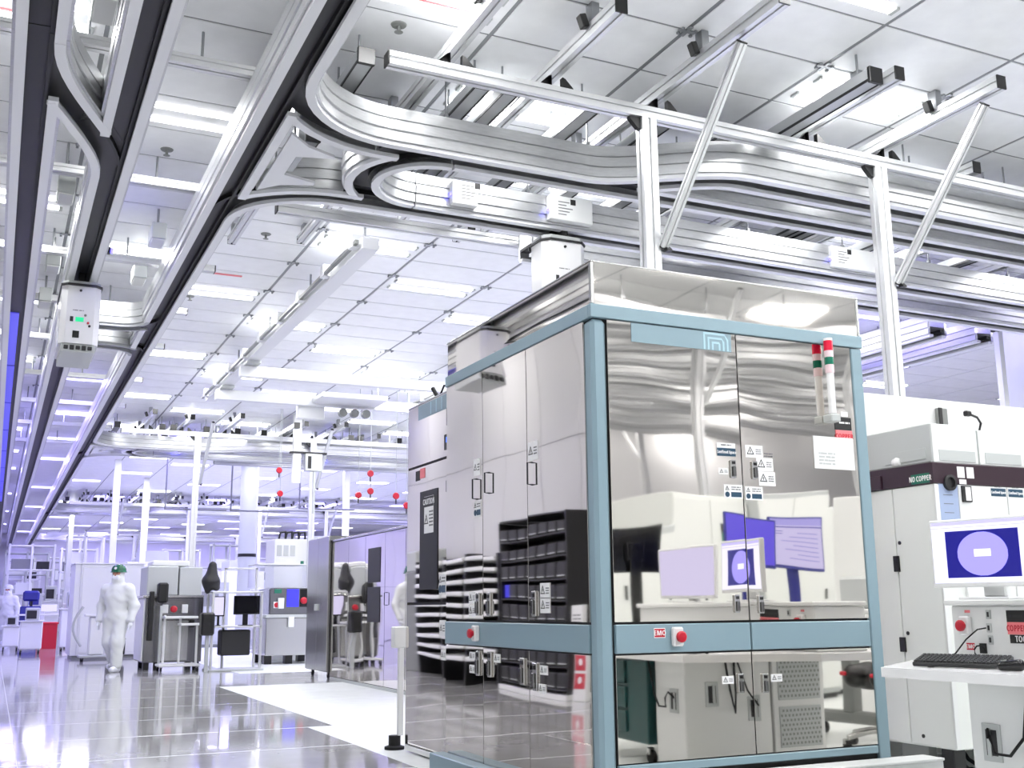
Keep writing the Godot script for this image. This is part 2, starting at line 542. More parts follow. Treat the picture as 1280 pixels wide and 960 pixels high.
func room() -> void:
	var fl := struct("floor")
	box("slab", fl, M.floor_joint, -1.5, 22.2, -0.3, -0.0012, -62.2, 9.4, 0.0)
	var far := mk()
	var tiles := {}
	for r in range(-13, 39):
		var z0 := -8.54 - 1.4 * r
		for c in range(-2, 9):
			var x0 := 2.64 + 2.4 * c
			var x1 := x0 + 2.4
			if r >= 1 and r <= 4:
				if c == 0: x0 += 0.24
				if c == -1: x1 += 0.24
			if r >= 7:
				if c == 0: x0 += 1.1
				if c == -1: x1 += 1.1
			var zone := c >= 0 and (r < 5 or r >= 7)
			if x1 < -1.0 or x0 > 11.0 or r > 24 or r < -7:
				bx(far, Vector3(x0 + 0.002, -0.012, z0 - 1.4 + 0.013), Vector3(x1 - 0.002, 0, z0 - 0.013))
				continue
			var key := Vector2(x1 - x0, 1 if zone else 0)
			if not tiles.has(key):
				var s := mk()
				bx(s, Vector3((x0 - x1) * 0.5 + 0.002, -0.02, -0.687), Vector3((x1 - x0) * 0.5 - 0.002, 0, 0.687), 0.001)
				tiles[key] = s.commit()
			shared("floor_tile", tiles[key], M.floor_white if zone else M.floor_grey, fl, Vector3((x0 + x1) * 0.5, 0, z0 - 0.7))
	obj("outer_floor_tiles", far, M.floor_grey, fl).set_meta("kind", "stuff")

	var ce := struct("ceiling")
	box("deck", ce, M.grid_bar, -1.5, 22.2, CEIL + 0.006, CEIL + 0.3, -62.2, 9.4, 0.0)
	var pm := mk()
	bx(pm, Vector3(-GX * 0.5 + 0.017, 0, -GZ * 0.5 + 0.011), Vector3(GX * 0.5 - 0.017, 0.02, GZ * 0.5 - 0.011), 0.003)
	var panel := pm.commit()
	var rest := mk()
	for i in range(-4, 16):
		for j in range(-25, 93):
			if lamp_here(i, j) and not (i > 10 and (j < -24 or j > 30)) and j >= -24 and not ((j > 40 and posmod(j, 4) != 0) or (j > 96 and posmod(j, 8) != 0)): continue
			if i >= -3 and i <= 6 and j >= -3 and j < 30: shared("ceiling_panel", panel, M.ceiling_panel, ce, Vector3(cell_x(i), CEIL, cell_z(j)))
			else: bx(rest, Vector3(cell_x(i) - GX * 0.5 + 0.014, CEIL, cell_z(j) - GZ * 0.5 + 0.008), Vector3(cell_x(i) + GX * 0.5 - 0.014, CEIL + 0.02, cell_z(j) + GZ * 0.5 - 0.008))
	obj("outer_ceiling_panels", rest, M.ceiling_panel, ce).set_meta("kind", "stuff")
	var cs := mk()
	obx(cs, Vector3(0, -0.006, 0), Vector3(0.13, 0.012, 0.03), Basis.IDENTITY, 0.003)
	obx(cs, Vector3(0, -0.006, 0), Vector3(0.03, 0.012, 0.13), Basis.IDENTITY, 0.003)
	for q in [Vector3(0.05, -0.014, 0.03), Vector3(-0.05, -0.014, 0.03), Vector3(0.05, -0.014, -0.03), Vector3(-0.05, -0.014, -0.03)]:
		obx(cs, q, Vector3(0.022, 0.018, 0.022), Basis.IDENTITY, 0.003)
	var cm := cs.commit()
	for i in range(-2, 5):
		for j in range(0, 13): shared("grid_connector", cm, M.connector, ce, Vector3(2.8 + GX * i, CEIL, -5.62 - 2.0 * GZ * j))

	for a in [["wall_left", -1.5, -1.32, -62.2, 9.4], ["wall_right", 22.0, 22.2, -62.2, 9.4], ["wall_back", -1.5, 22.2, 9.2, 9.4], ["wall_far", -1.5, 22.2, -62.2, -62.0]]:
		var w := struct(a[0])
		box("surface", w, M.wall_paint if a[0] != "wall_left" else M.grid_bar, a[1], a[2], -0.3, CEIL + 0.3, a[3], a[4], 0.0)
		if a[0] != "wall_left": continue
		var ws := mk()
		bx(ws, Vector3(0, 0, -0.593), Vector3(0.02, 1.62, 0.593), 0.004)
		var wm := ws.commit()
		for k in 59:
			for l in 3: shared("wall_panel", wm, M.wall_paint, w, Vector3(-1.32, 0.01 + l * 1.63, 8.6 - k * 1.2))

func lamps() -> void:
	# twin-tube fixtures set into the ceiling grid: every third column, stepping one column per row
	var kinds := []
	for k in 2:
		var t := thing("ceiling_light", "twin tube light set flush in the white ceiling grid" if k == 0 else "twin tube light with added violet tint in the distant ceiling grid", "light", Vector3(0, -20 - k, 0), "ceiling lights" if k == 0 else "ceiling lights with added violet tint")
		O = Vector3.ZERO
		var s := mk()
		bx(s, Vector3(-GX * 0.5 + 0.014, 0.0, -GZ * 0.5 + 0.008), Vector3(GX * 0.5 - 0.014, 0.025, GZ * 0.5 - 0.008), 0.003)
		obj("housing", s, M.ceiling_panel, t)
		for z in [-0.13, 0.13]:
			s = mk()
			obx(s, Vector3(0, -0.008, z), Vector3(0.98, 0.016, 0.075), Basis.IDENTITY, 0.006)
			obj("tube", s, M.tube_white if k == 0 else M.tube_lilac, t)
			for x in [-0.505, 0.505]:
				s = mk()
				obx(s, Vector3(x, -0.01, z), Vector3(0.03, 0.02, 0.085), Basis.IDENTITY, 0.003)
				obj("end_cap", s, M.light_grey, t)
		var l := AreaLight3D.new()
		l.name = "lamp"
		l.area_size = Vector2(0.98, 0.34)
		l.area_normalize_energy = true
		l.light_energy = LAMP if k == 0 else LAMP * 1.4
		l.light_color = Color(1, 1, 1) if k == 0 else Color(0.66, 0.62, 1.0)
		l.area_range = 60.0
		l.area_attenuation = 2.0
		l.shadow_enabled = true
		l.position = Vector3(0, -0.03, 0)
		l.rotation_degrees.x = -90
		t.add_child(l)
		kinds.append([t, false])
	for j in range(-24, 91, 2):
		for i in range(-3, 15):
			if not lamp_here(i, j) or (i > 10 and (j < -24 or j > 30)): continue
			if (j > 40 and posmod(j, 4) != 0) or (j > 96 and posmod(j, 8) != 0): continue
			var p := Vector3(cell_x(i), CEIL, cell_z(j))
			var k := 1 if ((p.z < -24.0 and posmod(floori(j / 4.0), 2) == 0) or (absf(p.x - 0.5) < 1.6 and p.z < -19.0) or (p.x > 8.5 and p.x < 13.5 and p.z < -9.0 and p.z > -20.0)) else 0  # violet tint added to these lamps to throw a lavender cast
			if kinds[k][1]:
				var l: AreaLight3D = copy(kinds[k][0], p).get_node("lamp")
				if p.z < -62.0 or p.x > 15.5: l.free()
				elif p.z < -30.0: l.light_energy *= 2.0     # brighter fixtures, set further apart
			else:
				kinds[k][0].position = p
				kinds[k][1] = true

# ------------------------------------------------------------------ overhead transport
func track(label: String, path: Array, group := "overhead tracks", hang := 1.2, grey := false, w := 0.0, gaps := {}) -> Node3D:
	var t := thing("overhead_track", label, "track", path[0], group)
	lay(t, path, hang, grey, w, gaps)
	return t

func along(path: Array, upto: int) -> float:
	var l := 0.0
	for i in upto: l += path[i].distance_to(path[i + 1])
	return l

func cut(path: Array, gaps: Array) -> Array:
	# the pieces of a path that are left between gaps given as lengths along it
	var keep := []
	var at := 0.0
	gaps = gaps.duplicate()
	gaps.sort_custom(func(p, q): return p[0] < q[0])
	for g in gaps:
		if g[0] > at + 0.01: keep.append([at, g[0]])
		at = maxf(at, g[1])
	var full := along(path, path.size() - 1)
	if at < full - 0.01: keep.append([at, full])
	var out := []
	for k in keep:
		var piece := []
		var l := 0.0
		for i in path.size() - 1:
			var a: Vector3 = path[i]
			var b: Vector3 = path[i + 1]
			var d := a.distance_to(b)
			if l + d > k[0] and l < k[1]:
				if piece.is_empty(): piece.append(a.lerp(b, maxf(0.0, (k[0] - l) / d)))
				piece.append(a.lerp(b, minf(1.0, (k[1] - l) / d)))
			l += d
		if piece.size() > 1: out.append(piece)
	return out

func lay(t: Node3D, path: Array, hang := 1.2, grey := false, w := 0.0, gaps := {}) -> void:
	for sd in [-1.0, 1.0]:
		var p := PackedVector2Array()
		for q in [Vector2(0.072, 0), Vector2(0.135 + w, 0), Vector2(0.135 + w, 0.03), Vector2(0.072, 0.03)]: p.append(Vector2(q.x * sd, q.y))
		var s := mk()
		for piece in cut(path, gaps.get("rail+" if sd > 0.0 else "rail-", [])):
			s = mk()
			sweep(s, piece, p)
			obj("rail", s, M.rail_grey if grey else M.rail_white, t)
		p = PackedVector2Array()
		for q in [Vector2(0.12, 0.031), Vector2(0.155, 0.031), Vector2(0.155, 0.09), Vector2(0.143, 0.094), Vector2(0.143, 0.108), Vector2(0.16, 0.112), Vector2(0.16, 0.175), Vector2(0.143, 0.179), Vector2(0.143, 0.193), Vector2(0.155, 0.197), Vector2(0.155, 0.28), Vector2(0.12, 0.28)]: p.append(Vector2((q.x + w) * sd, q.y))
		for piece in cut(path, gaps.get("beam+" if sd > 0.0 else "beam-", [])):
			s = mk()
			sweep(s, piece, p)
			obj("side_beam", s, M.aluminium, t)
	var c := mk()
	sweep(c, path, PackedVector2Array([Vector2(-0.119 - w, 0.1), Vector2(0.119 + w, 0.1), Vector2(0.119 + w, 0.125), Vector2(-0.119 - w, 0.125)]))
	obj("channel", c, M.slot, t)
	c = mk()
	sweep(c, path, PackedVector2Array([Vector2(0.045, 0.06), Vector2(0.068, 0.06), Vector2(0.068, 0.099), Vector2(0.045, 0.099)]))
	obj("bus_bar", c, M.bus_bar, t)
	# hangers
	if hang > 0.0:
		var acc := hang * 0.5
		for i in path.size() - 1:
			var a: Vector3 = path[i]
			var b: Vector3 = path[i + 1]
			var l := a.distance_to(b)
			while acc < l:
				var q := a.lerp(b, acc / l)
				if q.z > -30.0 and q.z < 9.0:
					var s := mk()
					tube(s, [q + Vector3(0, 0.28, 0), q + Vector3(0, CEIL - TY, 0)], 0.008, 6)
					obx(s, q + Vector3(0, 0.3, 0), Vector3(0.1, 0.04, 0.1), Basis.IDENTITY, 0.005)
					obx(s, q + Vector3(0, 0.36, 0), Vector3(0.035, 0.035, 0.035), Basis.IDENTITY, 0.005)
					obj("hanger", s, M.connector, t)
				acc += hang
			acc -= l

func strut(called: String, label: String, cat: String, grp: String, a: Vector3, b: Vector3, w: float, h: float, caps := true) -> Node3D:
	var t := thing(called, label, cat, a, grp)
	var s := mk()
	sweep(s, [a, b], strut_prof(w, h))
	obj("profile", s, M.profile, t)
	if caps:
		var d := (b - a).normalized()
		var f := frame_of(d)
		for e in [[a, -1.0], [b, 1.0]]:
			s = mk()
			obx(s, e[0] + d * 0.006 * e[1], Vector3(w * 1.02, h * 1.02, 0.012), Basis(f[0], f[1], d), 0.002)
			obj("end_cap", s, M.black, t)
	return t

func bracket(t: Node3D, c: Vector3, along: Vector3, up: Vector3, size: float) -> void:
	# black angle bracket: wedge with a thickness
	var s := mk()
	var n := along.cross(up).normalized()
	flat_poly(s, [Vector2(0, 0), Vector2(size, 0), Vector2(size * 0.9, size * 0.25), Vector2(size * 0.25, size * 0.9), Vector2(0, size)], c - n * 0.02, along, up, 0.04)
	obj("bracket", s, M.black, t)

func bay(dz: float, x_shift: float, full: bool) -> void:
	var near := full
	var where := "above the mirror-panelled tool" if near else "in the distant bay"
	var g := " above the tool" if near else " in the distant bays"
	var zf := -6.13 + dz
	var zb := -8.8 + dz
	var X := x_shift
	# transport tracks of the bay
	var A := arc(2.3 + X, -6.12 + dz, 0.85, 180, 270, 10)
	A.append_array([Vector3(4.1, TY, -6.97 + dz), Vector3(21.5, TY, -6.93 + dz)])
	var net := thing("bay_track", "branching overhead track with hairpin joining the aisle " + where + ({-32: ", second", -48: ", third", -64: ", fourth", 13: " across from the tool"}.get(int(dz), "")), "track", Vector3(1.45, TY, -6.12 + dz))
	var q0 := 1.335 - 2.3 - X
	lay(net, A, 1.2, false, 0.0, {"rail-": [[0.0, 0.55], [q0 + 2.43, q0 + 2.87]], "beam-": [[0.0, 0.7], [q0 + 2.27, q0 + 2.87]], "rail+": [[q0 + 3.92, q0 + 4.36]], "beam+": [[q0 + 3.92, q0 + 4.5]]})
	var S := []
	for i in 13:
		var u := i / 12.0
		S.append(Vector3(3.9 + 1.15 * u, TY + 0.001, lerpf(-6.97, -6.44, u * u * (3 - 2 * u)) + dz))
	S.append(Vector3(21.5, TY + 0.001, -6.42 + dz))
	lay(net, S, 1.2, false, 0.0, {"rail-": [[0.0, along(S, 5)]], "beam-": [[0.0, along(S, 6)]]})
	var B := arc(2.3 + X, -8.88 + dz, 0.85, 180, 90, 10)
	B.append(Vector3(4.0, TY, -8.05 + dz))
	B.append(Vector3(21.5, TY, -8.3 + dz))
	lay(net, B, 1.2, false, 0.0, {"rail+": [[0.0, 0.55], [q0 + 2.43, q0 + 2.87]], "beam+": [[0.0, 0.7], [q0 + 2.27, q0 + 2.87]]})
	var U := arc(2.85 + X, -7.51 + dz, 0.53, 90, 270, 18, TY + 0.002)
	var ul := along(U, 18)
	lay(net, U, 0.0, false, 0.0, {"rail-": [[0.0, 0.42], [ul - 0.42, ul]], "beam-": [[0.0, 0.52], [ul - 0.52, ul]]})
	track("rear straight overhead track " + where + ({-32: ", second", -48: ", third", -64: ", fourth", 13: " across from the tool"}.get(int(dz), "")), [Vector3(4.3, TY, -8.78 + dz), Vector3(21.5, TY, -8.95 + dz)], "bay tracks" + g)
	# filler plate between the branches
	var t := thing("junction_plate", "grey plate filling the gap between branching tracks " + where + ({-32: ", second", -48: ", third", -64: ", fourth", 13: " across from the tool"}.get(int(dz), "")), "plate", Vector3(1.9, TY, -7.5 + dz))
	var s := mk()
	prism(s, PackedVector2Array([Vector2(1.62, -6.95 + dz), Vector2(1.78, -7.12 + dz), Vector2(2.0, -7.22 + dz), Vector2(2.0, -7.25 + dz), Vector2(1.74, -7.32 + dz), Vector2(1.74, -7.68 + dz), Vector2(2.0, -7.76 + dz), Vector2(2.0, -7.8 + dz), Vector2(1.76, -7.9 + dz), Vector2(1.62, -8.06 + dz)]), TY, TY + 0.02)
	obj("plate", s, M.rail_white, t)
	s = mk()
	bx(s, Vector3(1.75, TY + 0.02, -7.66 + dz), Vector3(1.8, TY + 0.28, -7.3 + dz), 0.004)
	obj("stiffener", s, M.rail_grey, t)
	for q in [Vector3(1.7, 0, -7.2 + dz), Vector3(1.7, 0, -7.8 + dz)]:
		s = mk()
		tube(s, [Vector3(q.x, TY + 0.02, q.z), Vector3(q.x, CEIL, q.z)], 0.008, 6)
		obj("hanger", s, M.connector, t)
	# support frame of slotted aluminium
	strut("cross_beam", "long slotted aluminium cross beam under the ceiling " + where, "beam", "cross beams" + g, Vector3(2.03, 4.5, zf), Vector3(21.5, 4.5, zf), 0.09, 0.09)
	strut("cross_beam", "slotted aluminium beam behind the hairpin track " + where, "beam", "rear cross beams" + g, Vector3(2.0, 4.5, zb - 0.25), Vector3(21.5, 4.5, zb - 0.25), 0.09, 0.09)
	var px := [3.975, 6.145, 8.5, 10.8, 13.1, 15.4]
	if not near: px = [3.5, 5.88, 8.3, 10.7]
	for x in px:
		var p := strut("support_post", "white slotted support post standing under the cross beam " + where, "post", "support posts" + g, Vector3(x, 2.878 if near and x < 4.5 else 0.0, zf), Vector3(x, 4.455, zf), 0.12, 0.09, false)
		bracket(p, Vector3(x - 0.06, 4.455, zf), Vector3(-1, 0, 0), Vector3(0, -1, 0), 0.09)
		s = mk()
		bx(s, Vector3(x - 0.11, p.position.y, zf - (0.1 if near and x < 4.5 else 0.045)), Vector3(x + 0.11, p.position.y + 0.015, zf + (0.1 if near and x < 4.5 else 0.045)), 0.003)
		obj("foot", s, M.profile, p)
		var br := strut("diagonal_brace", "thin diagonal brace from post up to ceiling strut " + where, "brace", "diagonal braces" + g, Vector3(x + 0.075, 3.5, zf + 0.05), Vector3(x + 0.13, 4.605, zf + 0.96), 0.055, 0.055)
		O = br.position
		bracket(br, Vector3(x + 0.1, 3.46, zf + 0.045), Vector3(0, 0, 1), Vector3(0, 1, 0), 0.05)
	if dz < -40.0: return
	var sx := [2.5, 3.25, 4.11, 5.49, 6.26, 7.35, 8.6, 9.8, 11.0]
	for i in sx.size():
		var z1: float = [-4.9, -5.25, -4.75, -5.2, -5.0, -6.2, -5.0, -5.2, -5.0][i] + dz
		var c := strut("ceiling_strut", "slotted aluminium strut fixed along the ceiling across the beam " + where, "strut", "ceiling struts" + g, Vector3(sx[i], 4.7, z1), Vector3(sx[i], 4.7, -9.3 + dz), 0.085, 0.1)
		if z1 > zf + 0.1:
			bracket(c, Vector3(sx[i] + 0.0425, 4.545, zf), Vector3(1, 0, 0), Vector3(0, 1, 0), 0.09)
			bracket(c, Vector3(sx[i] - 0.0425, 4.545, zf), Vector3(-1, 0, 0), Vector3(0, 1, 0), 0.09)
		for z in [-5.6, -7.4, -8.9]:
			if z + dz > z1: continue
			s = mk()
			bx(s, Vector3(sx[i] - 0.03, 4.75, z + dz - 0.04), Vector3(sx[i] + 0.03, CEIL, z + dz + 0.04), 0.004)
			obj("drop_block", s, M.connector, c)
			s = mk()
			obx(s, Vector3(sx[i] - 0.075, 4.76, z + dz), Vector3(0.05, 0.09, 0.06), Basis(Vector3(0, 0, 1), 0.35), 0.006)
			obj("corner_cap", s, M.black, c)
	# C channels carrying the hangers
	var cx := [1.98, 2.84, 3.06, 3.72, 4.35, 4.9, 5.3, 6.8, 7.0, 7.9, 9.2, 10.4]
	for i in cx.size():
		var z0: float = (-6.45 if i != 6 else -5.25) + dz
		for seg in [[z0, -7.25 + dz], [-7.8 + dz, -9.1 + dz]]:
			var c := thing("hanger_channel", "steel C channel with black ends carrying track hangers " + where, "channel", Vector3(cx[i], 4.62, seg[0]), "hanger channels" + g)
			s = mk()
			sweep(s, [Vector3(cx[i], 4.62, seg[0]), Vector3(cx[i], 4.62, seg[1])], PackedVector2Array([Vector2(-0.055, 0.0), Vector2(0.055, 0.0), Vector2(0.055, 0.09), Vector2(0.045, 0.09), Vector2(0.045, 0.01), Vector2(-0.045, 0.01), Vector2(-0.045, 0.09), Vector2(-0.055, 0.09)]))
			obj("channel", s, M.rail_grey, c)
			for e in [-0.055, 0.055]:
				s = mk()
				bx(s, Vector3(cx[i] + e - 0.004, 4.612, seg[1]), Vector3(cx[i] + e + 0.004, 4.632, seg[0]), 0.001)
				obj("edge_trim", s, M.black, c)
			s = mk()
			bx(s, Vector3(cx[i] - 0.06, 4.6, seg[0]), Vector3(cx[i] + 0.06, 4.72, seg[0] + 0.03), 0.004)
			obj("end_cap", s, M.black, c)
			for z in [seg[0] - 0.15, seg[1] + 0.15]:
				s = mk()
				tube(s, [Vector3(cx[i], 4.63, z), Vector3(cx[i], CEIL, z)], 0.009, 6)
				obj("hanger_rod", s, M.connector, c)

func transport() -> void:
	# aisle tracks running away from the camera
	var g1r := []
	var g1b := []
	for dz in [0.0, -16.2, -32.4, -48.6]:
		g1r.append_array([[4.0 + 6.14 - dz, 4.0 + 6.675 - dz], [4.0 + 8.325 - dz, 4.0 + 8.86 - dz]])
		g1b.append_array([[4.0 + 6.14 - dz, 4.0 + 6.86 - dz], [4.0 + 8.14 - dz, 4.0 + 8.86 - dz]])
	track("overhead aisle track with dark slot beside the bay junctions", [Vector3(1.45, TY, 4), Vector3(1.45, TY, -62)], "aisle tracks", 1.2, false, 0.0, {"rail+": g1r, "beam+": g1b, "rail-": [[16.62, 16.98], [18.02, 18.38]], "beam-": [[16.62, 17.1], [17.9, 18.38]]})
	track("overhead aisle track carrying the white transport vehicle", [Vector3(0.555, TY, 4), Vector3(0.555, TY, -62)], "aisle tracks", 1.2, false, 0.0, {"rail-": [[11.52, 12.3]], "beam-": [[11.3, 12.3]], "rail+": [[17.02, 17.38], [17.62, 17.98]], "beam+": [[16.9, 17.38], [17.62, 18.1]]})
	var t3 := track("outermost overhead aisle track with added blue glow strip in its slot", [Vector3(0.0, TY, 4), Vector3(0.0, TY, -62)], "aisle tracks", 1.2, false, 0.0, {"rail+": [[10.3, 11.08]], "beam+": [[10.3, 11.3]]})
	for k in 8:
		var ls := mk()
		bx(ls, Vector3(-0.1, TY + 0.085, -16.0 - k * 3.0), Vector3(0.02, TY + 0.099, -13.1 - k * 3.0), 0.002)
		obj("added_blue_strip", ls, M.added_blue_glow, t3)  # glowing strip added to tint the slot blue
	for x in [10.3, 11.1]: track("overhead aisle track seen beyond the white partition", [Vector3(x, TY, -9.5), Vector3(x, TY, -22.0)], "tracks beyond the partition")
	bay(0.0, 0.0, true)
	bay(-16.2, 0.0, false)
	bay(-32.4, 0.0, false)
	bay(-48.6, 0.0, false)
	bay(13.5, 0.0, false)
	# crossover and links between aisle tracks
	var X := []
	for i in 15:
		var u := i / 14.0
		X.append(Vector3(lerpf(0.0, 0.555, u * u * (3 - 2 * u)), TY - 0.003, lerpf(-6.3, -8.3, u)))
	var xl := along(X, 14)
	track("crossover track slanting between the two aisle tracks", X, "track links", 0.0, false, 0.0, {"rail-": [[0.0, xl * 0.39]], "beam-": [[0.0, xl * 0.5]], "rail+": [[xl * 0.61, xl]], "beam+": [[xl * 0.5, xl]]})
	var L := arc(1.05, -12.6, 0.4, 0, -90, 8, TY - 0.002)
	L.append_array(arc(0.95, -13.4, 0.4, 90, 180, 8, TY - 0.002))
	var ll := along(L, L.size() - 1)
	track("curved link between aisle tracks behind the white vehicle", L, "track links", 0.0, true, -0.02, {"rail+": [[0.0, 0.32]], "beam+": [[0.0, 0.4]], "rail-": [[ll - 0.32, ll]], "beam-": [[ll - 0.4, ll]]})
	var K := arc(0.95, -13.6, 0.4, 180, 270, 8, TY - 0.004)
	K.append_array(arc(1.05, -14.4, 0.4, 90, 0, 8, TY - 0.004))
	track("second curved link arching between the aisle tracks", K, "track links", 0.0, true, -0.02, {"rail-": [[0.0, 0.32]], "beam-": [[0.0, 0.4]], "rail+": [[ll - 0.32, ll]], "beam+": [[ll - 0.4, ll]]})
	for z in [-4.2, -7.0, -9.3, -11.6, -13.5, -15.5, -18.0, -20.5, -23.0, -25.5]:
		strut("aisle_hanger_beam", "grey cross beam carrying the aisle tracks from the ceiling", "beam", "aisle hanger beams", Vector3(-0.5, 4.66, z), Vector3(1.9, 4.66, z), 0.1, 0.07)
		var t: Node3D = get_child(get_child_count() - 1)
		O = t.position
		for x in [-0.35, 0.28, 1.0, 1.75]:
			var s := mk()
			tube(s, [Vector3(x, 4.69, z), Vector3(x, CEIL, z)], 0.01, 6)
			obj("hanger_rod", s, M.connector, t)
	# aluminium plates and junction boxes along the aisle tracks
	rng.seed = 11
	for q in [[0.33, -4.9, 0.24], [0.33, -6.35, 0.22], [0.3, -9.7, 0.2], [1.2, -4.55, 0.2], [1.2, -5.35, 0.2], [1.18, -10.6, 0.2], [1.17, -12.0, 0.2], [0.3, -11.9, 0.2], [0.28, -13.4, 0.24]]:
		var t := thing("junction_box", "small white junction box mounted on the side of an aisle track", "box", Vector3(q[0], TY + 0.3, q[1]), "track junction boxes")
		var s := mk()
		obx(s, Vector3(q[0], TY + 0.38, q[1]), Vector3(0.14, 0.16, q[2] * 1.6), Basis.IDENTITY, 0.008)
		obj("body", s, M.light_grey, t)
		s = mk()
		obx(s, Vector3(q[0], TY + 0.295, q[1]), Vector3(0.12, 0.012, q[2] * 1.4), Basis.IDENTITY, 0.003)
		obj("lid", s, M.white, t)
		s = mk()
		tube(s, [Vector3(q[0], TY + 0.46, q[1]), Vector3(q[0], CEIL, q[1])], 0.012, 6)
		obj("conduit", s, M.connector, t)
	vehicle(Vector3(0.555, TY - 0.02, -11.42), 0.42, "white transport vehicle hanging from the aisle track", 0.36)
	vehicle(Vector3(4.27, TY - 0.02, -8.08), 0.16, "white transport vehicle hanging behind the mirror-panelled tool", 0.42)
	# controllers clipped to the far-side track
	for q in [[3.28, -7.87, 0.23, 0.2], [4.28, -7.875, 0.42, 0.22], [7.55, -7.95, 0.63, 0.22]]:
		var t := thing("track_controller", "white controller box clipped to the far-side overhead track", "box", Vector3(q[0], TY + 0.05, q[1]), "track controllers")
		var s := mk()
		bx(s, Vector3(q[0] - q[2] * 0.5, TY + 0.05, q[1] - 0.02), Vector3(q[0] + q[2] * 0.5, TY + 0.05 + q[3], q[1] + 0.05), 0.006)
		obj("case", s, M.white, t)
		s = mk()
		for k in 5: bx(s, Vector3(q[0] - q[2] * 0.5 + 0.08, TY + 0.1 + k * 0.028, q[1] + 0.05), Vector3(q[0] - q[2] * 0.5 + 0.16 + (k % 3) * 0.03, TY + 0.108 + k * 0.028, q[1] + 0.052))
		obj("print", s, M.ink_grey, t)
		s = mk()
		bx(s, Vector3(q[0] - q[2] * 0.5 + 0.2, TY + 0.2, q[1] + 0.05), Vector3(q[0] - q[2] * 0.5 + 0.25, TY + 0.25, q[1] + 0.053))
		obj("warning_mark", s, M.ink, t)
		s = mk()
		lathe(s, Vector3(q[0] - q[2] * 0.5 - 0.012, TY + 0.13, q[1] + 0.03), [Vector2(0, 0.014), Vector2(0.01, 0.008), Vector2(0.012, -0.014), Vector2(0, -0.014)], 10)
		obj("status_light", s, M.led_blue, t)
	for q in [Vector3(0.735, TY + 0.1, -10.4), Vector3(3.3, TY + 0.16, -23.9), Vector3(6.6, TY + 0.1, -23.9)]:
		var t := thing("blue_beacon", "small glowing blue beacon on the side of an overhead track", "light", q, "blue track beacons")
		var s := mk()
		bx(s, q + Vector3(-0.02, -0.03, -0.03), q + Vector3(0.012, 0.03, 0.03), 0.004)
		obj("base", s, M.charcoal, t)
		s = mk()
		obx(s, q + Vector3(0.024, 0, 0), Vector3(0.024, 0.04, 0.04), Basis.IDENTITY, 0.01)
		obj("lens", s, M.led_blue, t)
		var l := OmniLight3D.new()
		l.name = "glow"
		l.light_color = Color(0.3, 0.28, 1.0)
		l.light_energy = 0.06
		l.omni_range = 20
		l.light_size = 0.02
		l.shadow_enabled = true
		l.position = Vector3(0.06, 0, 0.02)
		t.add_child(l)

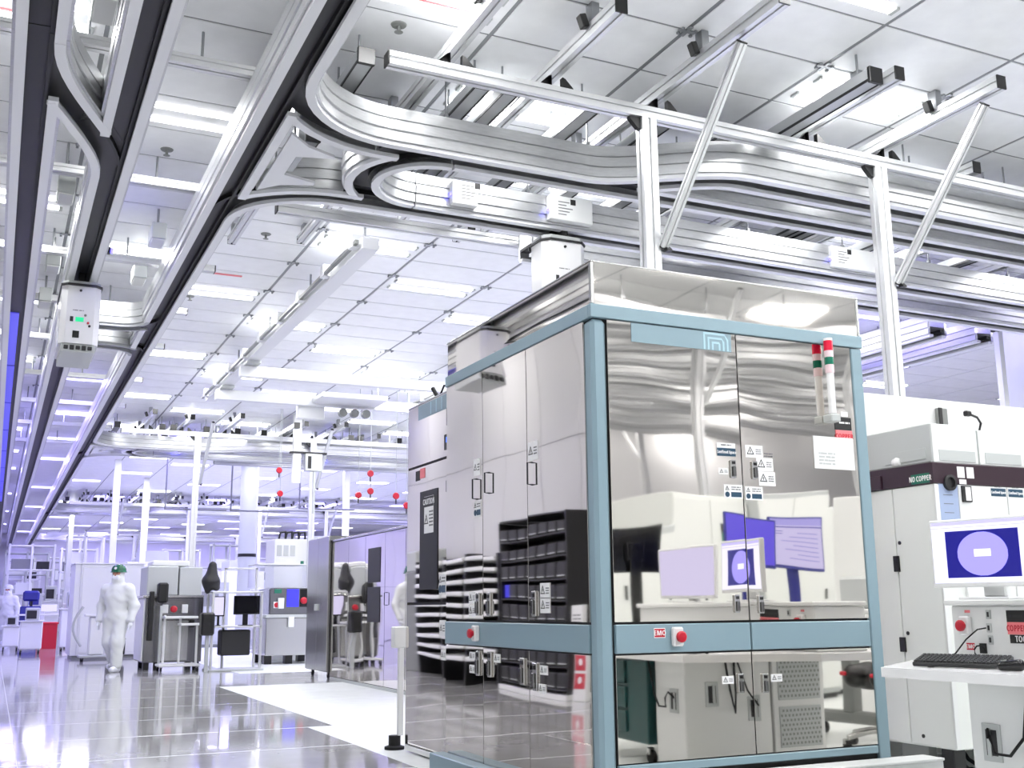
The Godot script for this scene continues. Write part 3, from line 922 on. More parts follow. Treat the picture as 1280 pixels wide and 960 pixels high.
func vehicle(p: Vector3, d: float, label: String, w: float) -> void:
	var t := thing("transport_vehicle", label, "vehicle", p + Vector3(0, -0.75, 0))
	var h := w * 0.5
	var c := h * 0.3
	var oct := PackedVector2Array([Vector2(p.x - h, p.z - d + c), Vector2(p.x - h + c, p.z - d), Vector2(p.x + h - c, p.z - d), Vector2(p.x + h, p.z - d + c), Vector2(p.x + h, p.z + d - c), Vector2(p.x + h - c, p.z + d), Vector2(p.x - h + c, p.z + d), Vector2(p.x - h, p.z + d - c)])
	var s := mk()
	prism(s, oct, p.y - 0.66, p.y - 0.085)
	obj("shell", s, M.white_gloss, t)
	var o2 := PackedVector2Array()
	for q in oct: o2.append(Vector2(p.x, p.z) + (q - Vector2(p.x, p.z)) * 1.06)
	s = mk()
	prism(s, o2, p.y - 0.085, p.y - 0.065)
	obj("collar", s, M.charcoal, t)
	o2 = PackedVector2Array()
	for q in oct: o2.append(Vector2(p.x, p.z) + (q - Vector2(p.x, p.z)) * 0.97)
	s = mk()
	prism(s, o2, p.y - 0.065, p.y - 0.03)
	obj("cap", s, M.light_grey, t)
	for z in [-d * 0.6, d * 0.6]:
		s = mk()
		bx(s, Vector3(p.x - 0.03, p.y - 0.03, p.z + z - 0.05), Vector3(p.x + 0.03, p.y + 0.09, p.z + z + 0.05), 0.006)
		obj("drive_unit", s, M.black, t)
	s = mk()
	bx(s, Vector3(p.x - h * 0.86, p.y - 0.74, p.z - d * 0.9), Vector3(p.x + h * 0.86, p.y - 0.66, p.z + d * 0.96), 0.006)
	obj("underframe", s, M.light_grey, t)
	s = mk()
	for k in 5: obx(s, Vector3(p.x - h * 0.6 + k * h * 0.3, p.y - 0.7, p.z + d * 0.96 + 0.006), Vector3(h * 0.22, 0.035 + 0.01 * (k % 2), 0.03), Basis.IDENTITY, 0.004)
	obj("gripper", s, M.charcoal, t)
	var u := Vector3(1, 0, 0)
	var v := Vector3(0, 1, 0)
	var fz := p.z + d
	dashes(t, Vector3(p.x - 0.02, p.y - 0.33, fz), u, v, 0.1, 0.018, 1, M.ink_grey)
	plate("switch", t, M.charcoal, Vector3(p.x - h * 0.42, p.y - 0.42, fz), u, v, 0.03, 0.05)
	plate("display", t, M.display_green, Vector3(p.x - h * 0.02, p.y - 0.42, fz), u, v, 0.075, 0.045)
	plate("slot", t, M.black_gloss, Vector3(p.x - h * 0.16, p.y - 0.57, fz), u, v, 0.06, 0.07)
	for q in [[0.42, -0.45, M.red], [0.5, -0.48, M.charcoal], [0.26, -0.375, M.mid_grey], [-0.05, -0.13, M.charcoal]]:
		s = mk()
		lathe(s, Vector3(p.x + h * q[0], p.y + q[1], fz), [Vector2(0.012, 0), Vector2(0.012, 0.01), Vector2(0.0, 0.013)], 10, Vector3(0, 0, 1))
		obj("button", s, q[2], t)
	# cooling louvres on the side
	for k in (4 if d < 0.3 else 0):
		s = mk()
		bx(s, Vector3(p.x + h, p.y - 0.22 - k * 0.06, p.z - d * 0.4), Vector3(p.x + h + 0.012, p.y - 0.19 - k * 0.06, p.z + d * 0.5), 0.003)
		obj("louvre", s, M.charcoal, t)

# ------------------------------------------------------------------ printed labels
func dashes(par: Node, c: Vector3, u: Vector3, v: Vector3, w: float, lh: float, lines: int, m: Material) -> void:
	# small print too fine to read: rows of short strokes
	var s := mk()
	var n := u.cross(v).normalized()
	for r in lines:
		var x := -w * 0.5
		var k := 0
		while x < w * 0.5 - 0.002:
			var l := minf(w * (0.12 + 0.09 * ((k * 7 + r * 3) % 4)), w * 0.5 - x)
			obx(s, c + u * (x + l * 0.45) + v * (lh * 0.5 * (lines - 1) - lh * r * 1.0) + n * 0.0006, Vector3(l * 0.9, lh * 0.45, 0.0012), Basis(u, v, n))
			x += l * 1.12
			k += 1
	obj("small_print", s, m, par)

func triangle_sign(par: Node, c: Vector3, u: Vector3, v: Vector3, r: float) -> void:
	var s := mk()
	var a := Vector2(0, r)
	var b := Vector2(r * 0.9, -r * 0.6)
	var d := Vector2(-r * 0.9, -r * 0.6)
	var ai := a * 0.72
	var bi := b * 0.72
	var di := d * 0.72
	for q in [[a, b, bi, ai], [b, d, di, bi], [d, a, ai, di]]: flat_poly(s, q, c, u, v, 0.0012)
	flat_poly(s, [Vector2(-r * 0.08, r * 0.3), Vector2(r * 0.12, r * 0.3), Vector2(r * 0.02, -r * 0.02), Vector2(r * 0.14, -r * 0.02), Vector2(-r * 0.08, -r * 0.4), Vector2(-r * 0.02, -r * 0.08), Vector2(-r * 0.14, -r * 0.08)], c, u, v, 0.0012)
	obj("warning_symbol", s, M.ink, par)

func warning(par: Node, c: Vector3, u: Vector3, v: Vector3, w: float, h: float) -> void:
	var p := plate("warning_label", par, M.paper, c, u, v, w, h, 0.0016)
	var n := u.cross(v).normalized() * 0.0016
	triangle_sign(p, c - u * w * 0.22 + n, u, v, minf(h * 0.4, w * 0.25))
	dashes(p, c + u * w * 0.25 + n, u, v, w * 0.32, h * 0.16, 3, M.ink_grey)

func mandatory(par: Node, c: Vector3, u: Vector3, v: Vector3, w: float, h: float) -> void:
	var p := plate("safety_label", par, M.paper, c, u, v, w, h, 0.0016)
	var n := u.cross(v).normalized()
	triangle_sign(p, c - u * w * 0.33 + v * h * 0.22 + n * 0.0016, u, v, h * 0.2)
	dashes(p, c + u * w * 0.15 + v * h * 0.24 + n * 0.0016, u, v, w * 0.5, h * 0.16, 2, M.ink_grey)
	plate("blue_field", p, M.navy, c + u * w * 0.15 - v * h * 0.22 + n * 0.0016, u, v, w * 0.56, h * 0.36, 0.001)
	var s := mk()
	lathe(s, c - u * w * 0.33 - v * h * 0.22 + n * 0.0016, [Vector2(h * 0.2, 0), Vector2(h * 0.2, 0.001), Vector2(0, 0.001)], 16, n)
	obj("symbol", s, M.navy, p)

func latch(par: Node, c: Vector3, u: Vector3, v: Vector3, h := 0.12) -> void:
	var n := u.cross(v).normalized()
	var s := mk()
	obx(s, c + n * 0.006, Vector3(h * 0.36, h, 0.012), Basis(u, v, n), 0.004)
	var o := obj("latch", s, M.brushed_steel, par)
	s = mk()
	obx(s, c + v * h * 0.34 + n * 0.013, Vector3(h * 0.2, h * 0.16, 0.006), Basis(u, v, n), 0.002)
	obj("keyhole", s, M.black, o)
	s = mk()
	obx(s, c - v * h * 0.14 + n * 0.018, Vector3(h * 0.2, h * 0.55, 0.012), Basis(u, v, n), 0.004)
	obj("lever", s, M.dark_steel, o)

func pull(par: Node, c: Vector3, u: Vector3, v: Vector3, h := 0.13) -> void:
	var n := u.cross(v).normalized()
	var s := mk()
	tube(s, [c + v * h * 0.5, c + v * h * 0.48 + n * 0.03, c - v * h * 0.48 + n * 0.03, c - v * h * 0.5], 0.0055, 8)
	obj("handle", s, M.charcoal, par)

func emo(par: Node, c: Vector3, u: Vector3, v: Vector3) -> void:
	var n := u.cross(v).normalized()
	var s := mk()
	obx(s, c + n * 0.018, Vector3(0.062, 0.098, 0.036), Basis(u, v, n), 0.012)
	var b := obj("emergency_button", s, M.white_gloss, par)
	s = mk()
	lathe(s, c + n * 0.036, [Vector2(0.018, 0), Vector2(0.018, 0.012), Vector2(0.029, 0.014), Vector2(0.029, 0.026), Vector2(0.022, 0.032), Vector2(0, 0.034)], 18, n)
	obj("mushroom_head", s, M.red, b)

func emo_sign(par: Node, c: Vector3, u: Vector3, v: Vector3, w: float, h: float) -> void:
	var n := u.cross(v).normalized()
	var p := plate("stop_label", par, M.paper, c, u, v, w, h, 0.0016)
	plate("red_field", p, M.red, c + n * 0.0016, u, v, w * 0.9, h * 0.84, 0.001)
	txt(p, "EMO", c + n * 0.0026, u, v, h * 0.5, M.paper)

func door(called: String, par: Node, c: Vector3, u: Vector3, v: Vector3, w: float, h: float, amp: float, sd: float, m: Material = null, roll := 0.0) -> MeshInstance3D:
	var s := mk()
	wavy(s, c, u, v, w, h, amp, sd, 0.012, roll)
	return obj(called, s, M.mirror_steel if m == null else m, par)

# ------------------------------------------------------------------ the mirror-panelled process tool
func process_tool() -> void:
	var t := thing("process_tool", "tall mirror-panelled process tool framed by teal bands and corner posts", "machine", Vector3(2.777, 0, -4.88))
	var X0 := 2.777
	var X1 := 4.64
	var Z0 := -4.88
	var Z1 := -6.96
	var u := Vector3(1, 0, 0)      # front face
	var v := Vector3(0, 1, 0)
	var a := Vector3(0, 0, 1)      # left face: a x v points to -x
	box("core", t, M.charcoal, X0 + 0.02, X1 - 0.02, 0.03, 2.86, Z0 - 0.02, Z1 + 0.01, 0.0)
	# stainless hood above the band
	door("hood_panel", t, Vector3((X0 + X1) * 0.5, 2.751, Z0), u, v, X1 - X0 - 0.036, 0.236, 0.0007, 1.7)
	door("hood_panel", t, Vector3(X0, 2.751, (Z0 + Z1) * 0.5), a, v, Z0 - Z1 - 0.03, 0.236, 0.0012, 0.4, null, -0.25)
	box("hood_corner", t, M.brushed_steel, X0 - 0.004, X0 + 0.018, 2.632, 2.868, Z0 - 0.02, Z0 + 0.004, 0.004)
	box("hood_edge", t, M.brushed_steel, X1 - 0.016, X1 + 0.004, 2.632, 2.868, Z0 - 0.02, Z0 + 0.004, 0.004)
	box("hood_top", t, M.brushed_steel, X0 - 0.004, X1 + 0.004, 2.868, 2.876, Z1, Z0 + 0.004, 0.002)
	door("side_panel", t, Vector3(X1, 1.45, (Z0 + Z1) * 0.5), -a, v, 2.0, 2.8, 0.0003, 2.2)
	# teal frame
	box("top_band", t, M.teal, X0 - 0.012, X1 + 0.006, 2.557, 2.63, Z0 - 0.02, Z0 + 0.012, 0.003)
	box("top_band", t, M.teal, X0 - 0.012, X0 + 0.02, 2.557, 2.63, Z1, Z0 - 0.0215, 0.003)
	box("corner_post", t, M.teal, X0 - 0.006, X0 + 0.085, 0.03, 2.551, Z0 - 0.088, Z0 + 0.006, 0.02)
	box("corner_post", t, M.teal, 4.56, X1, 0.03, 2.551, Z0 - 0.09, Z0 + 0.006, 0.006)
	for q in [[2.871, 3.709], [3.718, 4.552]]: box("middle_band", t, M.teal, q[0], q[1], 0.806, 0.95, Z0 - 0.02, Z0 + 0.008, 0.004)
	var mb := box("middle_band", t, M.teal, X0 - 0.008, X0 + 0.02, 0.806, 0.95, Z1 + 0.004, Z0 - 0.094, 0.004)
	# front doors
	var d1 := door("door", t, Vector3(3.29, 1.757, Z0), u, v, 0.838, 1.588, 0.0009, 0.6)
	var d2 := door("door", t, Vector3(4.135, 1.757, Z0), u, v, 0.834, 1.588, 0.001, 2.9)
	var d3 := door("lower_door", t, Vector3(3.29, 0.535, Z0), u, v, 0.838, 0.524, 0.0005, 4.1)
	var d4 := door("lower_door", t, Vector3(4.135, 0.535, Z0), u, v, 0.834, 0.524, 0.0004, 5.3)
	box("sill", t, M.teal, 2.871, 4.552, 0.225, 0.266, Z0 - 0.02, Z0 + 0.006, 0.004)
	# side doors
	var zs := [[-4.976, -5.678, 0.9], [-5.688, -6.326, 2.3], [-6.336, -6.955, 3.8]]
	var ld := []
	var ll := []
	for q in zs:
		ld.append(door("side_door", t, Vector3(X0, 1.757, (q[0] + q[1]) * 0.5), a, v, q[0] - q[1], 1.588, 0.0005, q[2], null, 0.04))
		ll.append(door("lower_side_door", t, Vector3(X0, 0.43, (q[0] + q[1]) * 0.5), a, v, q[0] - q[1], 0.735, 0.0006, q[2] + 0.7))
	var hatch := box("access_hatch", ll[0], M.mirror_steel, X0 - 0.004, X0, 0.07, 0.36, -5.5, -4.985, 0.002)
	box("base_strip", t, M.white, X0 - 0.004, X0 + 0.02, 0.015, 0.055, Z1, Z0 - 0.094, 0.003)
	# pull handles, latches and labels of the side doors
	for q in [[-6.43, 1.79, 0], [-6.235, 1.81, 1], [-5.62, 1.80, 1]]:
		pull(ld[2] if q[0] < -6.33 else (ld[1] if q[0] < -5.69 else ld[0]), Vector3(X0, q[1], q[0]), a, v)
	warning(ld[2], Vector3(X0 - 0.002, 1.93, -6.42), a, v, 0.11, 0.11)
	warning(ld[0], Vector3(X0 - 0.002, 1.93, -5.6), a, v, 0.13, 0.11)
	mandatory(ld[2], Vector3(X0 - 0.002, 1.66, -6.41), a, v, 0.11, 0.1)
	for y in [1.02, 1.1]:
		warning(ld[2], Vector3(X0 - 0.002, y, -6.5), a, v, 0.11, 0.075)
		warning(ld[0], Vector3(X0 - 0.002, y + 0.03, -5.47), a, v, 0.12, 0.085)
	for q in [[-6.4, 1.06, 2], [-6.23, 1.06, 1], [-5.6, 1.06, 0]]: latch(ld[q[2]], Vector3(X0 - 0.001, q[1], q[0]), a, v, 0.14)
	for q in [[-6.4, 0.7, 2], [-6.22, 0.7, 1], [-5.76, 0.68, 1], [-5.6, 0.66, 0]]: latch(ll[q[2]], Vector3(X0 - 0.001, q[1], q[0]), a, v, 0.15)
	for q in [[-6.5, 0.74, 2], [-6.5, 0.66, 2], [-6.12, 0.74, 1], [-5.5, 0.7, 0], [-5.52, 0.6, 0]]: warning(ll[q[2]], Vector3(X0 - 0.002, q[1], q[0]), a, v, 0.09, 0.05)
	emo(mb, Vector3(X0 - 0.008, 0.882, -6.396), a, v)
	# front labels
	plate("side_flash", d1, M.teal, Vector3(3.35, 2.498, Z0 + 0.001), u, v, 0.66, 0.106, 0.002)
	var ring := mk()
	for k in 3:
		var w := 0.085 - k * 0.028
		for q in [[Vector2(-w, w * 0.9 - 0.03), Vector2(w * 0.7, w * 0.9 - 0.03), Vector2(w * 0.7, w * 0.9 - 0.042), Vector2(-w, w * 0.9 - 0.042)], [Vector2(w * 0.7, w * 0.9 - 0.03), Vector2(w, w * 0.5 - 0.03), Vector2(w - 0.012, w * 0.5 - 0.034), Vector2(w * 0.7, w * 0.9 - 0.042)], [Vector2(w - 0.012, w * 0.5 - 0.034), Vector2(w, w * 0.5 - 0.03), Vector2(w, -0.052), Vector2(w - 0.012, -0.052)], [Vector2(-w, w * 0.9 - 0.042), Vector2(-w + 0.012, w * 0.9 - 0.042), Vector2(-w + 0.012, -0.052), Vector2(-w, -0.052)]]:
			flat_poly(ring, q, Vector3(3.575, 2.5, Z0 + 0.003), u, v, 0.0012)
	obj("emblem", ring, M.emblem_print, d1)
	var cs := plate("confined_space_label", d1, M.paper, Vector3(3.61, 1.885, Z0 + 0.002), u, v, 0.125, 0.075, 0.0016)
	dashes(cs, Vector3(3.61, 1.912, Z0 + 0.0036), u, v, 0.07, 0.015, 1, M.ink_grey)
	plate("blue_field", cs, M.navy, Vector3(3.61, 1.872, Z0 + 0.0036), u, v, 0.125, 0.045, 0.001)
	txt(cs, "Confined Space", Vector3(3.61, 1.872, Z0 + 0.0046), u, v, 0.016, M.paper, "lettering", 0.8)
	latch(d1, Vector3(3.648, 1.78, Z0 + 0.001), u, v, 0.1)
	latch(d2, Vector3(3.795, 1.78, Z0 + 0.001), u, v, 0.1)
	warning(d1, Vector3(3.585, 1.765, Z0 + 0.002), u, v, 0.065, 0.035)
	warning(d2, Vector3(3.8, 1.885, Z0 + 0.002), u, v, 0.12, 0.07)
	warning(d2, Vector3(3.87, 1.815, Z0 + 0.002), u, v, 0.115, 0.075)
	warning(d2, Vector3(3.88, 1.735, Z0 + 0.002), u, v, 0.115, 0.08)
	dashes(d2, Vector3(3.9, 1.87, Z0 + 0.001), u, v, 0.06, 0.014, 2, M.ink_grey)
	mandatory(d1, Vector3(3.645, 1.655, Z0 + 0.002), u, v, 0.125, 0.075)
	mandatory(d2, Vector3(3.785, 1.65, Z0 + 0.002), u, v, 0.12, 0.075)
	latch(d1, Vector3(3.63, 1.05, Z0 + 0.001), u, v, 0.095)
	latch(d2, Vector3(3.79, 1.045, Z0 + 0.001), u, v, 0.095)
	latch(d3, Vector3(3.63, 0.635, Z0 + 0.001), u, v, 0.1)
	latch(d4, Vector3(3.79, 0.63, Z0 + 0.001), u, v, 0.1)
	warning(d3, Vector3(3.55, 0.655, Z0 + 0.002), u, v, 0.075, 0.04)
	warning(d4, Vector3(3.87, 0.655, Z0 + 0.002), u, v, 0.075, 0.04)
	emo_sign(t, Vector3(3.13, 0.905, Z0 + 0.008), u, v, 0.07, 0.05)
	emo(t, Vector3(3.228, 0.885, Z0 + 0.008), u, v)
	# signal tower
	var q := Vector3(4.345, 2.13, Z0 + 0.05)
	var s := mk()
	bx(s, q + Vector3(-0.035, -0.05, -0.049), q + Vector3(0.035, -0.005, 0.03), 0.006)
	var tw := obj("signal_tower", s, M.light_grey, t)
	for k in [[0.0, 0.24, M.white_gloss, "pole", 0.022], [0.24, 0.29, M.lens_clear, "clear_lens", 0.026], [0.29, 0.335, M.lens_green, "green_lens", 0.027], [0.335, 0.375, M.lens_clear, "clear_lens", 0.026], [0.375, 0.435, M.lens_red, "red_lens", 0.027], [0.435, 0.45, M.white_gloss, "cap", 0.026]]:
		s = mk()
		lathe(s, q, [Vector2(0, k[0]), Vector2(k[4], k[0]), Vector2(k[4], k[1]), Vector2(0, k[1])], 18)
		obj(k[3], s, k[2], tw)
	var sg := plate("copper_sign", d2, M.ink, Vector3(4.46, 2.085, Z0 + 0.002), u, v, 0.125, 0.075, 0.002)
	dashes(sg, Vector3(4.47, 2.09, Z0 + 0.004), u, v, 0.08, 0.022, 1, M.paper)
	var sp := plate("copper_sign", d2, M.pink, Vector3(4.462, 2.01, Z0 + 0.002), u, v, 0.125, 0.07, 0.002)
	txt(sp, "COPPER", Vector3(4.462, 2.01, Z0 + 0.004), u, v, 0.026, M.red)
	plate("small_label", d2, M.paper, Vector3(4.475, 2.142, Z0 + 0.002), u, v, 0.05, 0.03, 0.002)
	var pw := plate("document_pouch", d2, M.white_gloss, Vector3(4.375, 1.905, Z0 + 0.003), u, v, 0.3, 0.19, 0.004)
	dashes(pw, Vector3(4.32, 1.87, Z0 + 0.007), u, v, 0.12, 0.02, 4, M.light_grey)
	# white step along the front foot and the teal box by the side
	var st := thing("plinth_step", "low white plinth step along the front foot of the mirror tool", "step", Vector3(3.85, 0, -4.72))
	for p in [[2.87, 4.06], [4.066, 4.86]]:
		var pl := box("step_box", st, M.white, p[0], p[1], 0.0, 0.185, -4.86, -4.71, 0.003)
		box("cover", pl, M.white, p[0] - 0.002, p[1] + 0.002, 0.186, 0.2, -4.862, -4.7, 0.003)
	var tb := thing("floor_box", "low teal box with black handle at the side foot of the mirror tool", "box", Vector3(2.7, 0, -6.3))
	box("case", tb, M.teal, 2.66, 2.765, 0.0, 0.115, -6.95, -5.6, 0.006)
	s = mk()
	tube(s, [Vector3(2.66, 0.03, -6.4), Vector3(2.63, 0.05, -6.38), Vector3(2.63, 0.085, -6.3), Vector3(2.63, 0.085, -6.2), Vector3(2.63, 0.05, -6.12), Vector3(2.66, 0.03, -6.1)], 0.014, 8)
	obj("handle", s, M.black, tb)

func side_unit() -> void:
	var t := thing("side_unit", "narrow mirror-steel cabinet with smoked CAUTION window next to the big tool", "cabinet", Vector3(2.85, 0, -7.45))
	var X0 := 2.85
	var v := Vector3(0, 1, 0)
	var a := Vector3(0, 0, 1)
	var u := Vector3(1, 0, 0)
	box("core", t, M.charcoal, X0 + 0.02, 4.6, 0.04, 2.55, -7.94, -6.975, 0.0)
	var up := door("upper_door", t, Vector3(X0, 2.33, -7.46), a, v, 0.96, 0.46, 0.0008, 1.1)
	var lo := door("main_door", t, Vector3(X0, 1.58, -7.46), a, v, 0.96, 1.0, 0.0007, 2.7)
	var bt := door("lower_door", t, Vector3(X0, 0.56, -7.46), a, v, 0.96, 1.0, 0.0007, 0.2)
	door("end_panel", t, Vector3(3.7, 1.3, -7.95), -u, v, 1.7, 2.5, 0.0004, 0.5)
	box("lid", t, M.brushed_steel, X0 - 0.004, 4.6, 2.562, 2.575, -7.95, -6.97, 0.003)
	box("base_strip", t, M.white, X0 - 0.004, X0 + 0.02, 0.012, 0.05, -7.95, -6.97, 0.003)
	plate("side_flash", up, M.teal, Vector3(X0 - 0.002, 2.5, -7.36), a, v, 0.72, 0.11, 0.002)
	var s := mk()
	for k in 4: obx(s, Vector3(X0 - 0.0045, 2.5, -7.12 - k * 0.11), Vector3(0.016, 0.09, 0.001), Basis(a, v, -u))
	obj("emblem", s, M.emblem_print, up)
	var w := plate("smoked_window", lo, M.charcoal, Vector3(X0 - 0.002, 1.53, -7.48), a, v, 0.36, 0.72, 0.004)
	var c := plate("caution_label", w, M.paper, Vector3(X0 - 0.006, 1.71, -7.47), a, v, 0.19, 0.27, 0.0016)
	plate("header", c, M.charcoal, Vector3(X0 - 0.0076, 1.805, -7.47), a, v, 0.19, 0.075, 0.001)
	txt(c, "CAUTION", Vector3(X0 - 0.0086, 1.805, -7.47), a, v, 0.042, M.paper, "lettering", 0.9)
	triangle_sign(c, Vector3(X0 - 0.0076, 1.67, -7.52), a, v, 0.045)
	dashes(c, Vector3(X0 - 0.0076, 1.68, -7.42), a, v, 0.08, 0.025, 5, M.ink_grey)
	plate("copper_sign", lo, M.ink, Vector3(X0 - 0.002, 2.02, -7.72), a, v, 0.09, 0.075, 0.002)
	plate("copper_sign", lo, M.pink, Vector3(X0 - 0.002, 2.03, -7.62), a, v, 0.1, 0.075, 0.002)
	var dp := plate("control_display", up, M.charcoal, Vector3(X0 - 0.002, 2.2, -7.12), a, v, 0.1, 0.11, 0.006)
	plate("readout", dp, M.display_blue, Vector3(X0 - 0.008, 2.215, -7.11), a, v, 0.05, 0.04, 0.001)
	plate("name_plate", lo, M.mid_grey, Vector3(X0 - 0.002, 2.03, -7.07), a, v, 0.11, 0.045, 0.002)
	pull(up, Vector3(X0, 2.37, -7.06), a, v, 0.13)
	latch(lo, Vector3(X0 - 0.001, 1.9, -7.08), a, v, 0.15)
	latch(lo, Vector3(X0 - 0.001, 1.2, -7.06), a, v, 0.13)
	mandatory(lo, Vector3(X0 - 0.002, 1.2, -7.2), a, v, 0.13, 0.14)
	warning(bt, Vector3(X0 - 0.002, 0.9, -7.2), a, v, 0.11, 0.11)
	warning(bt, Vector3(X0 - 0.002, 0.72, -7.18), a, v, 0.09, 0.07)
	latch(bt, Vector3(X0 - 0.001, 0.86, -7.08), a, v, 0.15)
	# gooseneck cable on the lid
	s = mk()
	tube(s, [Vector3(2.9, 2.575, -7.2), Vector3(2.9, 2.63, -7.24), Vector3(2.9, 2.65, -7.32), Vector3(2.9, 2.575, -7.42)], 0.008, 6)
	obj("cable", s, M.rubber, t)
	s = mk()
	tube(s, [Vector3(2.9, 2.575, -7.44), Vector3(2.88, 2.66, -7.5)], 0.016, 8)
	obj("antenna", s, M.charcoal, t)
	# white stanchion beside it
	t = thing("stanchion", "slim white stanchion with box head and black foot beside the CAUTION cabinet", "post", Vector3(2.82, 0, -8.1))
	s = mk()
	lathe(s, Vector3(2.82, 0, -8.1), [Vector2(0, 0), Vector2(0.075, 0), Vector2(0.075, 0.02), Vector2(0.045, 0.03), Vector2(0.045, 0.1), Vector2(0, 0.1)], 16)
	obj("foot", s, M.rubber, t)
	box("pole", t, M.white, 2.835, 2.875, 0.1, 0.82, -8.1, -8.06, 0.004)
	box("head", t, M.white, 2.79, 2.9, 0.74, 0.9, -8.13, -8.05, 0.008)

# ------------------------------------------------------------------ white wafer tool with the plum band and its console
func wafer_tool() -> void:
	var X0 := 5.2
	var Z0 := -4.93
	var t := thing("wafer_tool", "large white wafer tool with dark plum band and NO COPPER label", "machine", Vector3(X0, 0, Z0))
	var u := Vector3(1, 0, 0)
	var v := Vector3(0, 1, 0)
	var a := Vector3(0, 0, 1)
	box("body", t, M.ivory, X0 + 0.012, 8.2, 0.19, 1.77, Z0 - 0.012, -5.95, 0.006)
	box("plum_band", t, M.plum, X0 - 0.006, 8.2, 1.768, 1.9, Z0 + 0.006, -5.95, 0.004)
	# skins of the left face
	for q in [[-4.934, -5.28], [-5.288, -5.94]]: box("side_skin", t, M.ivory, X0, X0 + 0.012, 0.2, 1.765, q[0], q[1], 0.003)
	for q in [[1.29, 0.1], [0.79, 0.09]]:
		var s := mk()
		bx(s, Vector3(X0 - 0.012, q[0] - q[1] * 0.5, -5.31), Vector3(X0, q[0] + q[1] * 0.5, -5.26), 0.004)
		obj("black_latch", s, M.black, t)
	for q in [[1.42, -5.25], [0.86, -5.24], [0.68, -5.2], [0.25, -5.18], [0.7, -5.5]]:
		var s := mk()
		lathe(s, Vector3(X0, q[0], q[1]), [Vector2(0.012, 0), Vector2(0.012, 0.005), Vector2(0, 0.007)], 10, Vector3(-1, 0, 0))
		obj("quarter_turn", s, M.charcoal, t)
	var nl := plate("no_copper_label", t, M.green, Vector3(X0 - 0.006, 1.806, -5.03), a, v, 0.15, 0.06, 0.002)
	txt(nl, "NO COPPER", Vector3(X0 - 0.008, 1.806, -5.03), a, v, 0.033, M.paper, "lettering", 0.72)
	box("band_cover", t, M.plum, X0 - 0.02, X0 - 0.006, 1.77, 1.86, -5.75, -5.36, 0.004)
	# front skins
	for q in [[5.2, 5.235], [5.4, 5.82], [5.828, 6.6], [6.608, 8.19]]: box("front_door", t, M.white, q[0], q[1], 0.2, 1.765, Z0 - 0.012, Z0 + 0.004, 0.003)
	var ip := plate("instrument_strip", t, M.blue_grey, Vector3(5.317, 1.6, Z0 - 0.01), u, v, 0.16, 0.47, 0.01)
	for k in 6: plate("strip_mark", ip, M.ink_grey, Vector3(5.31, 1.7 - k * 0.055, Z0), u, v, 0.08, 0.004, 0.001)
	var s := mk()
	lathe(s, Vector3(5.325, 1.775, Z0), [Vector2(0.05, 0), Vector2(0.05, 0.02), Vector2(0.034, 0.022), Vector2(0.034, 0.008), Vector2(0, 0.008)], 20, a)
	obj("gauge", s, M.charcoal, ip)
	plate("red_tag", ip, M.pink, Vector3(5.35, 1.4, Z0), u, v, 0.06, 0.04, 0.002)
	for q in [[5.43, 1.845], [5.51, 1.845]]: plate("notice", t, M.paper, Vector3(q[0], q[1], Z0 + 0.006), u, v, 0.062, 0.07, 0.002)
	plate("notice", t, M.paper, Vector3(5.44, 1.785, Z0 + 0.006), u, v, 0.06, 0.03, 0.002)
	var fb := plate("key_box", t, M.charcoal, Vector3(5.46, 1.71, Z0 + 0.004), u, v, 0.08, 0.1, 0.012)
	plate("face", fb, M.paper, Vector3(5.468, 1.71, Z0 + 0.016), u, v, 0.045, 0.085, 0.001)
	for q in [5.745, 5.9]:
		var cl := plate("confined_space_label", t, M.navy, Vector3(q, 1.73, Z0 + 0.004), u, v, 0.13, 0.05, 0.002)
		txt(cl, "Confined Space", Vector3(q, 1.73, Z0 + 0.006), u, v, 0.016, M.paper, "lettering", 0.8)
		dashes(t, Vector3(q, 1.765, Z0 + 0.004), u, v, 0.06, 0.012, 1, M.ink_grey)
	# cabinets on top
	for q in [[5.23, 5.62, 2.15], [5.628, 6.03, 2.13]]:
		var b := box("top_cabinet", t, M.light_grey, q[0], q[1], 1.9, q[2], -5.62, -4.95, 0.006)
		box("front_skin", b, M.white, q[0] + 0.004, q[1] - 0.004, 1.905, q[2] - 0.005, -4.95, -4.944, 0.002)
		box("vent", b, M.light_grey, q[0] + 0.05, q[1] - 0.03, 1.915, 1.985, -4.944, -4.94, 0.001)
	var vs := box("vent", t, M.light_grey, 5.224, 5.23, 1.93, 2.0, -5.35, -5.0, 0.001)
	box("ledge", t, M.mid_grey, X0, 5.23, 1.9, 1.91, -5.9, -4.94, 0.002)
	s = mk()
	lathe(s, Vector3(5.24, 1.935, -5.25), [Vector2(0, -0.035), Vector2(0.03, -0.03), Vector2(0.038, 0.0), Vector2(0.03, 0.03), Vector2(0, 0.035)], 14, a)
	obj("sensor_head", s, M.white_gloss, t)
	s = mk()
	tube(s, [Vector3(5.7, 2.13, -4.99), Vector3(5.7, 2.18, -4.97), Vector3(5.66, 2.215, -4.96), Vector3(5.58, 2.23, -4.95)], 0.008, 6)
	obj("gooseneck", s, M.charcoal, t)
	s = mk()
	obx(s, Vector3(5.565, 2.232, -4.95), Vector3(0.05, 0.035, 0.035), Basis.IDENTITY, 0.01)
	obj("microphone", s, M.black, t)
	# feet and under-floor cables
	for q in [[5.35, -5.1], [5.35, -5.8], [6.6, -5.1], [7.9, -5.1], [7.9, -5.8]]: box("foot", t, M.charcoal, q[0] - 0.05, q[0] + 0.05, 0.0, 0.19, q[1] - 0.05, q[1] + 0.05, 0.006)
